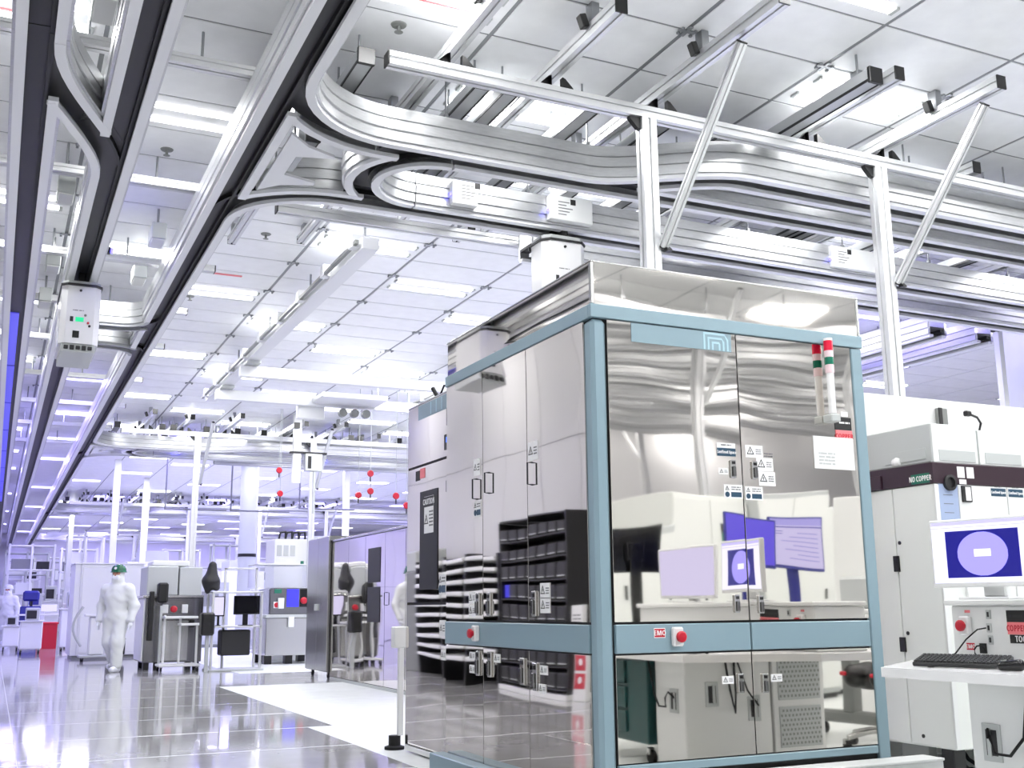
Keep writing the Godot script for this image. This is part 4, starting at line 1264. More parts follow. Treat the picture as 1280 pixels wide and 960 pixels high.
	box("under_box", t, M.mid_grey, 5.25, 5.32, 0.02, 0.19, -5.42, -5.2, 0.004)
	for k in 5:
		s = mk()
		var x := 5.4 + k * 0.1
		tube(s, [Vector3(x, 0.19, -5.2), Vector3(x + 0.02, 0.1, -5.15), Vector3(x + 0.06, 0.02, -5.02), Vector3(x + 0.15, 0.012, -4.98), Vector3(x + 0.3, 0.012, -5.3)], 0.012, 6)
		obj("cable", s, M.rubber, t)

func monitor(label: String, c: Vector3, n: Vector3, w: float, h: float, scr: Material, frame: Material, foot_y: float, tilt := 0.0, arm := Vector3.ZERO) -> Node3D:
	# screen centre c, facing n; stand down to foot_y
	var t := thing("monitor", label, "monitor", Vector3(c.x, foot_y, c.z))
	var u := Vector3.UP.cross(n).normalized()
	var v := n.cross(u).normalized()
	if tilt != 0.0:
		v = v.rotated(n, tilt)
		u = u.rotated(n, tilt)
	var s := mk()
	obx(s, c - n * 0.02, Vector3(w, h, 0.034), Basis(u, v, n), 0.006)
	var f := obj("housing", s, frame, t)
	s = mk()
	var e := 0.014
	var P := c - n * 0.0025
	quv(s, P - u * (w * 0.5 - e) + v * (h * 0.5 - e), P + u * (w * 0.5 - e) + v * (h * 0.5 - e), P + u * (w * 0.5 - e) - v * (h * 0.5 - e * 1.6), P - u * (w * 0.5 - e) - v * (h * 0.5 - e * 1.6), n)
	obj("screen", s, scr, t)
	s = mk()
	var b := c - n * 0.065
	obx(s, b, Vector3(w * 0.34, h * 0.45, 0.06), Basis(u, v, n), 0.02)
	obj("back_cover", s, frame, t)
	s = mk()
	var fy := foot_y + 0.012
	obx(s, Vector3(b.x, (b.y + fy) * 0.5, b.z) - n * 0.02, Vector3(w * 0.2, b.y - fy, 0.03), Basis(u, Vector3.UP, u.cross(Vector3.UP)), 0.008)
	obj("neck", s, frame, t)
	s = mk()
	obx(s, Vector3(b.x, foot_y + 0.006, b.z), Vector3(w * 0.45, 0.012, 0.2), Basis(u, Vector3.UP, u.cross(Vector3.UP)), 0.005)
	obj("foot", s, frame, t)
	return t

func console() -> void:
	var v := Vector3(0, 1, 0)
	var u := Vector3(0, 0, 1)   # the console's own face looks to -x
	var t := thing("console_desk", "white console desk with sockets and COPPER ONLY TOOL panel", "desk", Vector3(4.3, 0, -3.3))
	var s := mk()
	prism(s, PackedVector2Array([Vector2(3.83, -4.05), Vector2(4.51, -4.5), Vector2(5.2, -4.5), Vector2(5.2, -2.2), Vector2(3.9, -2.2)]), 0.705, 0.75)
	obj("worktop", s, M.white_gloss, t)
	box("pedestal", t, M.white, 4.04, 4.72, 0.03, 0.704, -3.74, -3.4, 0.006)
	box("far_leg", t, M.white, 4.9, 5.03, 0.0, 0.704, -2.5, -2.22, 0.006)
	box("pedestal_foot", t, M.mid_grey, 4.08, 4.68, 0.0, 0.03, -3.7, -3.44, 0.0)
	box("back_panel", t, M.white, 4.62, 5.03, 0.751, 1.03, -4.34, -2.3, 0.008)
	box("panel_lip", t, M.white, 4.59, 5.03, 1.031, 1.06, -4.36, -2.3, 0.006)
	var q := 4.62
	emo(t, Vector3(q, 0.928, -4.234), u, v)
	emo_sign(t, Vector3(q, 0.822, -4.226), u, v, 0.06, 0.042)
	plate("small_label", t, M.pink, Vector3(q, 1.0, -4.23), u, v, 0.035, 0.014, 0.002)
	for k in [[0.985, -4.094], [0.918, -4.097], [0.858, -4.094]]:
		var pl := plate("socket", t, M.light_grey, Vector3(q, k[0], k[1]), u, v, 0.03, 0.045, 0.006)
		plate("port", pl, M.charcoal, Vector3(q - 0.006, k[0], k[1]), u, v, 0.012, 0.025, 0.003)
	var ds := plate("plug_block", t, M.black, Vector3(q, 0.815, -4.144), u, v, 0.04, 0.05, 0.01)
	s = mk()
	tube(s, [Vector3(q - 0.02, 0.918, -4.1), Vector3(q - 0.05, 0.91, -4.13), Vector3(q - 0.07, 0.86, -4.19), Vector3(q - 0.12, 0.79, -4.22), Vector3(q - 0.22, 0.765, -4.2)], 0.004, 6)
	obj("cable", s, M.rubber, t)
	s = mk()
	var loop := []
	for k in 9: loop.append(Vector3(q - 0.03, 0.8 + 0.03 * sin(k * 0.7), -4.145 + 0.035 * cos(k * 0.7)))
	tube(s, loop, 0.004, 6)
	obj("cable", s, M.rubber, t)
	for k in [[0.977, 0.058, M.ink], [0.918, 0.06, M.pink], [0.866, 0.042, M.ink]]: plate("copper_only_sign", t, k[2], Vector3(q, k[0], -3.885 if k[0] > 0.9 else -3.885), u, v, 0.2 if k[0] > 0.9 else 0.18, k[1], 0.003)
	dashes(t, Vector3(q - 0.003, 0.977, -3.885), u, v, 0.17, 0.026, 1, M.charcoal)
	txt(t, "COPPER ONLY", Vector3(q - 0.003, 0.918, -3.885), u, v, 0.03, M.red, "lettering", 0.75)
	txt(t, "TOOL", Vector3(q - 0.003, 0.866, -3.9), u, v, 0.03, M.paper, "lettering", 0.8)
	# wall boxes on the pedestal
	for k in [[4.04, 0.44, -3.624, 0], [4.25, 0.48, -3.74, 1], [4.58, 0.38, -3.74, 1]]:
		var uu := u if k[3] == 0 else Vector3(-1, 0, 0)
		var c := Vector3(k[0], k[1], k[2])
		var n := uu.cross(v)
		var ob := plate("outlet_box", t, M.light_grey, c, uu, v, 0.1, 0.16, 0.006)
		plate("opening", ob, M.charcoal, c + n * 0.006, uu, v, 0.06, 0.11, 0.001)
		plate("plug", ob, M.light_grey, c + n * 0.006 - uu * 0.012, uu, v, 0.02, 0.12, 0.006)
	s = mk()
	tube(s, [Vector3(4.03, 0.46, -3.64), Vector3(4.0, 0.5, -3.61), Vector3(3.99, 0.46, -3.59), Vector3(4.0, 0.4, -3.58), Vector3(4.0, 0.4, -3.5), Vector3(4.01, 0.48, -3.43), Vector3(4.0, 0.704, -3.38)], 0.007, 6)
	obj("power_cord", s, M.rubber, t)
	s = mk()
	tube(s, [Vector3(4.36, 0.7, -3.75), Vector3(4.37, 0.5, -3.78), Vector3(4.4, 0.36, -3.78), Vector3(4.42, 0.5, -3.77), Vector3(4.43, 0.7, -3.75)], 0.008, 6)
	obj("power_cord", s, M.rubber, t)
	s = mk()
	tube(s, [Vector3(4.45, 0.7, -3.75), Vector3(4.5, 0.5, -3.79), Vector3(4.58, 0.4, -3.79), Vector3(4.59, 0.42, -3.76)], 0.006, 6)
	obj("power_cord", s, M.rubber, t)
	# vented cabinet next to it
	t = thing("vented_cabinet", "white cabinet with two perforated vent panels next to the console desk", "cabinet", Vector3(4.95, 0, -3.3))
	box("body", t, M.white, 4.74, 5.17, 0.03, 0.7, -3.74, -2.6, 0.006)
	for y in [[0.12, 0.38], [0.42, 0.68]]:
		var pn := box("vent_panel", t, M.light_grey, 4.78, 5.13, y[0], y[1], -3.75, -3.74, 0.002)
		s = mk()
		for i in 11:
			for j in 8:
				obx(s, Vector3(4.795 + i * 0.031 + (j % 2) * 0.014, y[0] + 0.025 + j * 0.03, -3.7505), Vector3(0.013, 0.015, 0.002), Basis.IDENTITY)
		obj("perforation", s, M.mid_grey, pn).set_meta("kind", "stuff")
	for x in [4.78, 5.13]:
		for z in [-3.6, -2.7]: box("foot", t, M.charcoal, x - 0.02, x + 0.02, 0, 0.03, z - 0.02, z + 0.02, 0.0)

	monitor("white framed monitor showing a wafer map on the console desk", Vector3(4.4, 1.29, -3.9), Vector3(-0.983, -0.0, 0.182).normalized(), 0.58, 0.34, M.screen_wafer, M.white, 1.06)
	monitor("white framed monitor with pale blank screen next to the wafer map monitor", Vector3(4.4, 1.27, -3.28), Vector3(-0.95, 0, -0.3).normalized(), 0.5, 0.36, M.screen_blank, M.white, 1.06)
	# keyboard
	t = thing("keyboard", "black keyboard lying on the white console desk", "keyboard", Vector3(4.08, 0.75, -3.79))
	var kd := Vector3(0.38, 0, 0.925)
	var kf := kd.cross(Vector3.UP).normalized()
	var kn := (Vector3.UP * 0.974 + kf * 0.225).normalized()   # propped up at the back
	var kp := kd.cross(kn).normalized()
	var kc := Vector3(4.08, 0.78, -3.79)
	s = mk()
	obx(s, kc, Vector3(0.42, 0.02, 0.14), Basis(kd, kn, -kp), 0.006)
	obj("base", s, M.charcoal, t)
	for e in [-0.17, 0.17]:
		s = mk()
		obx(s, kc + kd * e - kf * 0.055 - Vector3(0, 0.012, 0), Vector3(0.03, 0.036, 0.012), Basis(kd, Vector3.UP, -kf), 0.002)
		obj("prop", s, M.charcoal, t)
	var km := mk()
	O = Vector3.ZERO
	obx(km, Vector3.ZERO, Vector3(0.016, 0.009, 0.017), Basis(kd, kn, -kp), 0.003)
	var kmesh := km.commit()
	O = t.position
	for i in 21:
		for j in 6: shared("key", kmesh, M.black, t, kc + kd * (i - 10) * 0.0195 + kp * (j - 2.5) * 0.0215 + kn * 0.013 - O)
	t = thing("mouse", "black computer mouse with violet gleam next to the keyboard", "mouse", Vector3(4.04, 0.75, -3.47))
	s = body([[Vector3(4.02, 0.772, -3.52), Vector3(4.05, 0.778, -3.45), 0.02, 0.026]], 0.006, 0.01)
	obj("shell", s, M.black_gloss, t)
	s = mk()
	tube(s, [Vector3(4.02, 0.793, -3.52), Vector3(4.03, 0.796, -3.5)], 0.005, 6)
	obj("wheel", s, M.mid_grey, t)

# ------------------------------------------------------------------ what the mirror panels look back at
func work_area() -> void:
	var v := Vector3(0, 1, 0)
	# dark green drawer cabinet on casters
	var t := thing("drawer_cabinet", "dark green drawer cabinet with grey pulls on casters under the console desk", "cabinet", Vector3(4.4, 0, -2.85))
	box("body", t, M.teal_dark, 4.0, 4.72, 0.13, 0.69, -3.36, -2.55, 0.006)
	for k in 3:
		var d := box("drawer", t, M.teal_dark, 3.985, 4.0, 0.53 - k * 0.17, 0.68 - k * 0.17, -3.1, -2.57, 0.004)
		box("pull", d, M.mid_grey, 3.96, 3.985, 0.6 - k * 0.17, 0.63 - k * 0.17, -2.95, -2.65, 0.004)
	for x in [4.07, 4.66]:
		for z in [-3.28, -2.62]: caster(t, Vector3(x, 0, z))
	t = thing("side_table", "white side table with four legs carrying black monitors", "table", Vector3(5.1, 0, -1.3))
	table_frame(t, 4.65, 5.68, -0.95, -1.65, [0.84], 0.84, M.white)
	# black monitors turned the other way
	monitor("black monitor seen from its back standing on the white side table", Vector3(5.25, 1.55, -1.2), Vector3(0.25, 0, 1).normalized(), 0.5, 0.4, M.black_gloss, M.black_gloss, 0.87)
	monitor("black monitor smaller, at the end of the white side table", Vector3(4.85, 1.5, -1.15), Vector3(0.3, 0, 1).normalized(), 0.36, 0.38, M.black_gloss, M.black, 0.87)
	# height-adjustable grey desk with two screens
	t = thing("standing_desk", "grey standing desk on a T foot with casters", "desk", Vector3(6.0, 0, -2.7))
	box("worktop", t, M.white, 5.3, 7.5, 0.96, 1.0, -3.0, -2.25, 0.012)
	for x in [6.38, 7.3]:
		box("column", t, M.mid_grey, x - 0.05, x + 0.05, 0.18, 0.96, -2.72, -2.6, 0.008)
		box("foot_beam", t, M.mid_grey, x - 0.05, x + 0.05, 0.1, 0.19, -3.05, -2.25, 0.02)
		for z in [-2.98, -2.32]: caster(t, Vector3(x, 0, z), 0.05)
	monitor("black framed monitor with plain violet screen on the standing desk", Vector3(5.5, 1.55, -2.6), Vector3(-0.25, 0.06, -1).normalized(), 0.46, 0.38, M.screen_violet, M.blue_plastic, 1.0, 0.08)
	monitor("blue framed monitor with a lilac document on the standing desk", Vector3(5.98, 1.55, -2.6), Vector3(-0.1, 0.06, -1).normalized(), 0.52, 0.4, M.screen_document, M.blue_plastic, 1.0, 0.05)
	t = thing("desk_printer", "light grey instrument with slanted hood on the standing desk", "instrument", Vector3(6.75, 1.0, -2.6))
	var s := mk()
	O = t.position
	bx(s, Vector3(6.56, 1.0, -2.85), Vector3(6.95, 1.3, -2.4), 0.03)
	obj("body", s, M.light_grey, t)
	s = mk()
	bx(s, Vector3(6.6, 1.08, -2.86), Vector3(6.72, 1.2, -2.85), 0.004)
	obj("opening", s, M.charcoal, t)
	office_chair(Vector3(6.05, 0, -3.36))
	# white machines across the aisle
	var spec := [[5.6, 6.6, 1.85, 0.2], [6.62, 7.7, 2.2, 0.3], [7.72, 8.7, 2.3, 0.1], [8.72, 10.2, 2.1, 0.3], [10.3, 12.0, 2.3, 0.0]]
	for i in spec.size():
		var q: Array = spec[i]
		t = thing("aisle_cabinet", ["low white cabinet behind the white side table", "light grey equipment cabinet with green notice across from the tool", "tall white cabinet with green notice across from the tool", "wide white cabinet with two doors across from the tool", "tallest white cabinet at the end of the row across from the tool"][i], "cabinet", Vector3(q[0], 0, q[3]))
		box("body", t, M.light_grey if i % 2 == 0 else M.ivory, q[0], q[1], 0.05, q[2], q[3], q[3] + 1.6, 0.01)
		for k in 2:
			var w: float = (q[1] - q[0]) * 0.5
			var dr := box("door", t, M.ivory, q[0] + w * k + 0.006, q[0] + w * (k + 1) - 0.006, 0.1, q[2] - 0.06, q[3] - 0.012, q[3], 0.003)
			box("handle", dr, M.charcoal, q[0] + w * k + w * 0.82, q[0] + w * k + w * 0.87, 1.1, 1.25, q[3] - 0.03, q[3] - 0.012, 0.004)
		box("plinth", t, M.charcoal, q[0] + 0.03, q[1] - 0.03, 0, 0.05, q[3] + 0.03, q[3] + 1.5, 0.0)
		if i < 3:
			var nt := plate("notice", t, M.charcoal, Vector3(q[0] + 0.75, 1.75, q[3] - 0.012), Vector3(-1, 0, 0), v, 0.16, 0.24, 0.003)
			plate("green_field", nt, M.green, Vector3(q[0] + 0.75, 1.73, q[3] - 0.015), Vector3(-1, 0, 0), v, 0.16, 0.1, 0.001)
	t = thing("partition_cabinet", "smooth white tall partition cabinet next to the standing desk", "cabinet", Vector3(8.2, 0, -1.7))
	box("body", t, M.white, 7.6, 8.85, 0.0, 2.05, -2.2, -1.2, 0.008)
	box("door", t, M.white, 7.63, 8.22, 0.1, 2.0, -2.214, -2.2, 0.003)
	box("door", t, M.white, 8.23, 8.82, 0.1, 2.0, -2.214, -2.2, 0.003)
	# overhead tracks and posts on that side
	for z in [0.9, 1.75, 2.4, 3.2]: track("straight overhead track across the aisle opposite the tool", [Vector3(2.3, TY, z), Vector3(21.5, TY, z)], "tracks opposite the tool")
	strut("cross_beam", "slotted cross beam above the white cabinets opposite the tool", "beam", "", Vector3(2.2, 4.5, 1.35), Vector3(21.5, 4.5, 1.35), 0.09, 0.09)
	for x in [7.85, 10.4]:
		strut("drop_post", "white post dropping from the ceiling behind the cabinets opposite the tool", "post", "drop posts", Vector3(x, 2.302, 1.35), Vector3(x, 4.45, 1.35), 0.12, 0.12, false)
		strut("diagonal_brace", "thin brace beside a drop post opposite the tool", "brace", "drop post braces", Vector3(x + 0.1, 3.5, 1.35), Vector3(x + 0.1, 4.8, 0.5), 0.055, 0.055)
	# racks on the far side of the aisle, mirrored by the tool's long side
	t = thing("bin_rack", "tall black rack of dark bins along the aisle", "rack", Vector3(-0.6, 0, -12.0))
	var x0 := -0.36
	var z0 := -11.12
	box("end_panel", t, M.black, -0.96, x0, 0.06, 2.13, z0 - 0.03, z0, 0.006)
	box("end_panel", t, M.black, -0.96, x0, 0.06, 2.1, -12.93, -12.9, 0.006)
	box("back_panel", t, M.black, -0.98, -0.96, 0.06, 2.13, -12.93, z0, 0.004)
	box("plinth", t, M.white, -0.98, x0 + 0.02, 0.0, 0.06, -12.95, z0 + 0.02, 0.004)
	for k in 9:
		var y := 0.1 + k * 0.25
		box("shelf", t, M.charcoal, -0.95, x0 - 0.005, y, y + 0.02, -12.9, z0 - 0.03, 0.003)
		if k == 8: break
		for j in 7:
			var z := z0 - 0.06 - j * 0.252
			if (k == 4 and j == 6) or (k == 2 and j == 5): continue
			var b := box("bin", t, M.charcoal, -0.9, x0 - 0.01, y + 0.025, y + (0.2 if k < 6 else 0.16), z - 0.22, z, 0.012)
			box("label_strip", b, M.light_grey if (k + j) % 3 else M.mid_grey, x0 - 0.01, x0 - 0.006, y + 0.04, y + 0.052, z - 0.2, z - 0.02, 0.0)
	box("blue_display", t, M.window_blue, -0.5, -0.4, 1.13, 1.3, -12.86, -12.68, 0.004)
	t = thing("tray_rack", "black rack of stacked white trays along the aisle", "rack", Vector3(-0.6, 0, -14.7))
	box("back_panel", t, M.black, -0.98, -0.96, 0.3, 1.75, -16.6, -13.05, 0.004)
	for z in [-13.1, -14.2, -15.4, -16.55]: box("upright", t, M.black, -0.95, -0.4, 0.0, 1.75, z - 0.03, z + 0.03, 0.004)
	for k in 10:
		var y := 0.3 + k * 0.15
		for q in [[-13.14, -14.16], [-14.24, -15.36], [-15.44, -16.51]]: box("tray", t, M.white, -0.92, -0.37, y, y + 0.055, q[1], q[0], 0.014)
	t = thing("sign_post", "white notice board with dark red square signs along the aisle", "sign", Vector3(-0.4, 0, -10.85))
	box("board", t, M.white, -0.42, -0.36, 0.0, 1.05, -11.0, -10.72, 0.006)
	for k in 3:
		var f := plate("sign_field", t, M.red, Vector3(-0.36, 0.22 + k * 0.2, -10.86), Vector3(0, 0, -1), v, 0.24, 0.17, 0.002)
		s = mk()
		lathe(s, Vector3(-0.358, 0.23 + k * 0.2, -10.86), [Vector2(0.04, 0), Vector2(0.04, 0.001), Vector2(0, 0.001)], 14, Vector3(1, 0, 0))
		obj("symbol", s, M.paper, f)
	dashes(t, Vector3(-0.36, 0.88, -10.86), Vector3(0, 0, -1), v, 0.2, 0.04, 4, M.ink_grey)
	t = thing("aisle_locker", "grey locker with slanted top along the aisle", "locker", Vector3(-0.7, 0, -17.6))
	box("body", t, M.mid_grey, -1.1, -0.5, 0.0, 1.6, -18.6, -16.75, 0.01)
	box("hood", t, M.light_grey, -1.1, -0.48, 1.6, 1.95, -18.6, -16.75, 0.03)

func caster(par: Node, p: Vector3, r := 0.045) -> void:
	var s := mk()
	lathe(s, p + Vector3(-0.014, r, 0), [Vector2(0, 0), Vector2(r, 0), Vector2(r, 0.028), Vector2(0, 0.028)], 14, Vector3(1, 0, 0))
	var w := obj("caster", s, M.rubber, par)
	s = mk()
	obx(s, p + Vector3(0, r * 1.75, 0.012), Vector3(0.045, r * 1.1, 0.03), Basis.IDENTITY, 0.005)
	obj("fork", s, M.brushed_steel, w)

func office_chair(p: Vector3) -> void:
	var t := thing("office_chair", "black swivel chair with red trim on a chrome five star base", "chair", p)
	var s := body([[p + Vector3(-0.14, 0.5, -0.14), p + Vector3(0.14, 0.5, -0.14), 0.09, 0.09], [p + Vector3(-0.14, 0.5, 0.14), p + Vector3(0.14, 0.5, 0.14), 0.09, 0.09], [p + Vector3(0, 0.5, -0.14), p + Vector3(0, 0.5, 0.14), 0.1, 0.1]], 0.025, 0.05)
	obj("seat", s, M.black, t)
	s = body([[p + Vector3(0.25, 0.75, -0.15), p + Vector3(0.28, 1.05, -0.15), 0.05, 0.05], [p + Vector3(0.25, 0.75, 0.15), p + Vector3(0.28, 1.05, 0.15), 0.05, 0.05], [p + Vector3(0.25, 0.75, 0), p + Vector3(0.29, 1.08, 0), 0.06, 0.05]], 0.025, 0.08)
	obj("backrest", s, M.black, t)
	for z in [-0.16, 0.16]:
		s = mk()
		obx(s, p + Vector3(-0.2, 0.52, z), Vector3(0.1, 0.03, 0.05), Basis.IDENTITY, 0.01)
		obj("trim", s, M.red, t)
	s = mk()
	tube(s, [p + Vector3(0, 0.1, 0), p + Vector3(0, 0.44, 0)], 0.03, 12)
	obj("column", s, M.brushed_steel, t)
	s = mk()
	tube(s, [p + Vector3(0.1, 0.45, 0), p + Vector3(0.26, 0.5, 0), p + Vector3(0.3, 0.75, 0)], 0.02, 8)
	obj("back_bar", s, M.brushed_steel, t)
	for k in 5:
		var a := TAU * k / 5.0 + 0.4
		var d := Vector3(cos(a), 0, sin(a))
		s = mk()
		tube(s, [p + Vector3(0, 0.13, 0), p + d * 0.15 + Vector3(0, 0.12, 0), p + d * 0.3 + Vector3(0, 0.09, 0)], 0.02, 8)
		obj("base_arm", s, M.brushed_steel, t)
		caster(t, p + d * 0.31, 0.035)

# ------------------------------------------------------------------ mid ground on the right and left
func background_right() -> void:
	var w := struct("wall_partition")
	box("panel", w, M.white, 5.4, 12.0, 0.0, 2.57, -6.07, -6.0, 0.004)
	var t := thing("wall_box", "small black control box on the white partition", "box", Vector3(6.45, 2.4, -6.0))
	box("case", t, M.mid_grey, 6.4, 6.5, 2.36, 2.5, -6.0, -5.965, 0.006)
	box("cover", t, M.charcoal, 6.4, 6.435, 2.36, 2.5, -5.965, -5.955, 0.002)
	t = thing("wall_cable", "thin brown cable looping down the white partition", "cable", Vector3(5.3, 1.92, -5.3))
	var s := mk()
	tube(s, [Vector3(5.24, 1.92, -5.28), Vector3(5.3, 2.05, -5.7), Vector3(5.32, 2.15, -5.95), Vector3(5.42, 2.4, -5.99), Vector3(5.55, 2.62, -5.99)], 0.006, 6)
	obj("cable", s, M.pink, t)
	t = thing("room_column", "thick white column behind the partition", "column", Vector3(12.8, 0, -9.95))
	box("shaft", t, M.white, 12.25, 13.4, 0.0, CEIL, -10.2, -9.7, 0.01)
	t = thing("camera_post", "slim white post with a black camera on top behind the white partition", "post", Vector3(11.1, 0, -9.3))
	box("shaft", t, M.white, 11.07, 11.15, 0.0, 4.35, -9.34, -9.26, 0.004)
	s = mk()
	tube(s, [Vector3(11.08, 4.4, -9.26), Vector3(10.93, 4.38, -9.16)], 0.06, 12)
	obj("camera", s, M.black, t)
	box("camera_mount", t, M.charcoal, 11.04, 11.16, 4.35, 4.45, -9.35, -9.25, 0.006)

func steel_row() -> void:
	var v := Vector3(0, 1, 0)
	var a := Vector3(0, 0, 1)
	var t := thing("steel_locker", "brushed steel two-door locker on casters", "locker", Vector3(4.6, 0, -16.9))
	box("core", t, M.dark_steel, 4.58, 5.4, 0.1, 2.12, -17.45, -16.23, 0.006)
	for q in [[-16.24, -16.82, -16.78], [-16.83, -17.44, -16.88]]:
		var d := box("door", t, M.brushed_steel, 4.562, 4.58, 0.11, 2.11, q[1], q[0], 0.003)
		box("catch", d, M.light_grey, 4.54, 4.562, 1.0, 1.1, q[2] - 0.03, q[2] + 0.03, 0.004)
	for z in [-16.4, -17.3]:
		for x in [4.65, 5.3]: caster(t, Vector3(x, 0, z), 0.045)
	t = thing("mirror_cabinet_row", "row of mirror-polished steel cabinets next to the brushed locker", "cabinet", Vector3(4.6, 0, -14.5))
	box("core", t, M.charcoal, 4.622, 5.4, 0.03, 2.03, -16.2, -11.6, 0.0)
	var zs := [-11.6, -12.9, -13.7, -14.55, -15.35, -16.2]
	for i in 5:
		var d := door("door", t, Vector3(4.61, 1.03, (zs[i] + zs[i + 1]) * 0.5), a, v, zs[i] - zs[i + 1] - 0.012, 1.96, 0.0009, i * 1.3)
		if i == 1 or i == 2: pull(d, Vector3(4.608, 1.15, zs[i + 1] + 0.08), a, v, 0.16)
		if i == 2:
			plate("dark_panel", d, M.charcoal, Vector3(4.606, 1.6, -14.15), a, v, 0.52, 0.46, 0.003)
			plate("dark_panel", d, M.charcoal, Vector3(4.606, 1.08, -14.15), a, v, 0.52, 0.46, 0.003)
	box("top_trim", t, M.brushed_steel, 4.6, 5.4, 2.02, 2.05, -16.2, -11.6, 0.004)
	box("base_strip", t, M.light_grey, 4.61, 4.63, 0.0, 0.04, -16.2, -11.6, 0.003)

func table_frame(t: Node, x0: float, x1: float, z0: float, z1: float, ys: Array, top: float, m: Material, r := 0.02) -> void:
	for x in [x0, x1]:
		for z in [z0, z1]: box("leg", t, m, x - r, x + r, 0.0, top, z - r, z + r, 0.003)
	for y in ys: box("shelf", t, m, x0 - r, x1 + r, y, y + 0.03, z1 - r, z0 + r, 0.004)

func midground() -> void:
	var u := Vector3(1, 0, 0)
	var v := Vector3(0, 1, 0)
	var a := Vector3(0, 0, 1)
	var s: SurfaceTool
	# enclosed steel tool by the walking person
	var t := thing("enclosed_tool", "dark steel tool with clear hood standing behind the white cart", "machine", Vector3(2.95, 0, -20.9))
	box("lower_body", t, M.dark_steel, 2.45, 3.45, 0.12, 1.24, -21.6, -20.42, 0.01)
	box("front_door", t, M.brushed_steel, 2.72, 3.2, 0.15, 0.84, -20.42, -20.4, 0.004)
	box("front_panel", t, M.dark_steel, 2.72, 3.4, 0.88, 1.2, -20.42, -20.4, 0.004)
	box("side_panel", t, M.white, 2.42, 2.45, 0.15, 1.2, -21.55, -20.45, 0.004)
	box("hood_frame", t, M.brushed_steel, 2.4, 3.45, 1.24, 1.28, -21.6, -20.4, 0.004)
	box("hood", t, M.light_grey, 2.46, 3.0, 1.28, 1.8, -21.5, -20.5, 0.02)
	box("hood_window", t, M.light_grey, 3.02, 3.42, 1.28, 1.78, -21.5, -20.5, 0.01)
	box("hood_roof", t, M.white, 2.55, 3.2, 1.8, 1.9, -21.3, -20.6, 0.04)
	box("black_arm", t, M.black, 2.62, 2.8, 1.15, 1.5, -20.4, -20.2, 0.03)
	box("black_column", t, M.black, 2.5, 2.58, 0.5, 1.35, -20.4, -20.3, 0.01)
	box("black_box", t, M.black, 3.2, 3.3, 0.72, 0.86, -20.4, -20.34, 0.01)
	for x in [2.52, 2.7, 3.38]: box("foot", t, M.black, x - 0.05, x + 0.05, 0, 0.12, -20.6, -20.5, 0.004)
	for x in [2.55, 3.38]: box("foot", t, M.black, x - 0.05, x + 0.05, 0, 0.12, -21.5, -21.4, 0.004)
	s = mk()
	lathe(s, Vector3(2.93, 1.04, -20.4), [Vector2(0.06, 0), Vector2(0.06, 0.03), Vector2(0.04, 0.045), Vector2(0, 0.05)], 16, a)
	obj("red_button", s, M.red, t)
	for x in [2.78, 3.12]: box("white_grip", t, M.white, x - 0.05, x + 0.05, 0.97, 1.12, -20.4, -20.36, 0.006)
	# white frame cart
	t = thing("white_cart", "white tube cart with two shelves in front of the dark steel tool", "cart", Vector3(2.95, 0, -19.9))
	for x in [2.72, 2.98]: box("post", t, M.white, x - 0.018, x + 0.018, 0.1, 0.94 if x < 2.8 else 0.9, -19.92, -19.88, 0.003)
	box("post", t, M.white, 3.22, 3.256, 0.1, 0.8, -19.72, -19.68, 0.003)
	box("top_shelf", t, M.white, 2.7, 3.25, 0.88, 0.92, -20.1, -19.7, 0.006)
	box("low_shelf", t, M.white, 2.95, 3.36, 0.76, 0.8, -20.0, -19.6, 0.006)
	box("base", t, M.white, 2.62, 3.3, 0.08, 0.12, -20.1, -19.6, 0.01)
	box("back_post", t, M.light_grey, 2.66, 2.7, 0.1, 1.1, -20.12, -20.08, 0.003)
	for x in [2.66, 3.26]:
		for z in [-20.05, -19.65]: caster(t, Vector3(x, 0, z), 0.04)
	# framed workstation
	t = thing("framed_workstation", "aluminium framed workstation bench with shelves", "bench", Vector3(3.85, 0, -19.5))
	table_frame(t, 3.42, 4.25, -19.3, -19.8, [0.72, 1.3], 1.32, M.profile)
	box("upright", t, M.profile, 3.68, 3.72, 0.0, 1.75, -19.82, -19.78, 0.003)
	box("upright", t, M.profile, 4.23, 4.27, 1.32, 1.75, -19.82, -19.78, 0.003)
	box("head_rail", t, M.profile, 3.68, 4.27, 1.72, 1.75, -19.82, -19.78, 0.003)
	box("lower_unit", t, M.charcoal, 3.6, 4.1, 0.25, 0.68, -19.75, -19.4, 0.02)
	box("foot_plate", t, M.light_grey, 3.38, 4.3, 0.0, 0.03, -19.85, -19.2, 0.004)
	monitor("black monitor on the aluminium framed workstation", Vector3(4.02, 1.1, -19.4), Vector3(0.1, 0, 1).normalized(), 0.46, 0.32, M.black_gloss, M.black, 0.75)
	monitor("narrow glowing lilac monitor in the aluminium framed workstation", Vector3(3.55, 1.08, -19.5), Vector3(-0.2, 0, 1).normalized(), 0.2, 0.34, M.screen_blank, M.black, 0.75)
	t = thing("wafer_pod", "black box pod beside the aluminium framed workstation", "pod", Vector3(3.34, 0.6, -19.2))
	box("stand", t, M.light_grey, 3.3, 3.36, 0.0, 0.6, -19.24, -19.18, 0.003)
	box("shell", t, M.black, 3.2, 3.42, 0.6, 0.98, -19.3, -19.05, 0.03)
	t = thing("draped_coat", "dark blue garment hanging over the framed workstation", "garment", Vector3(3.42, 1.32, -19.5))
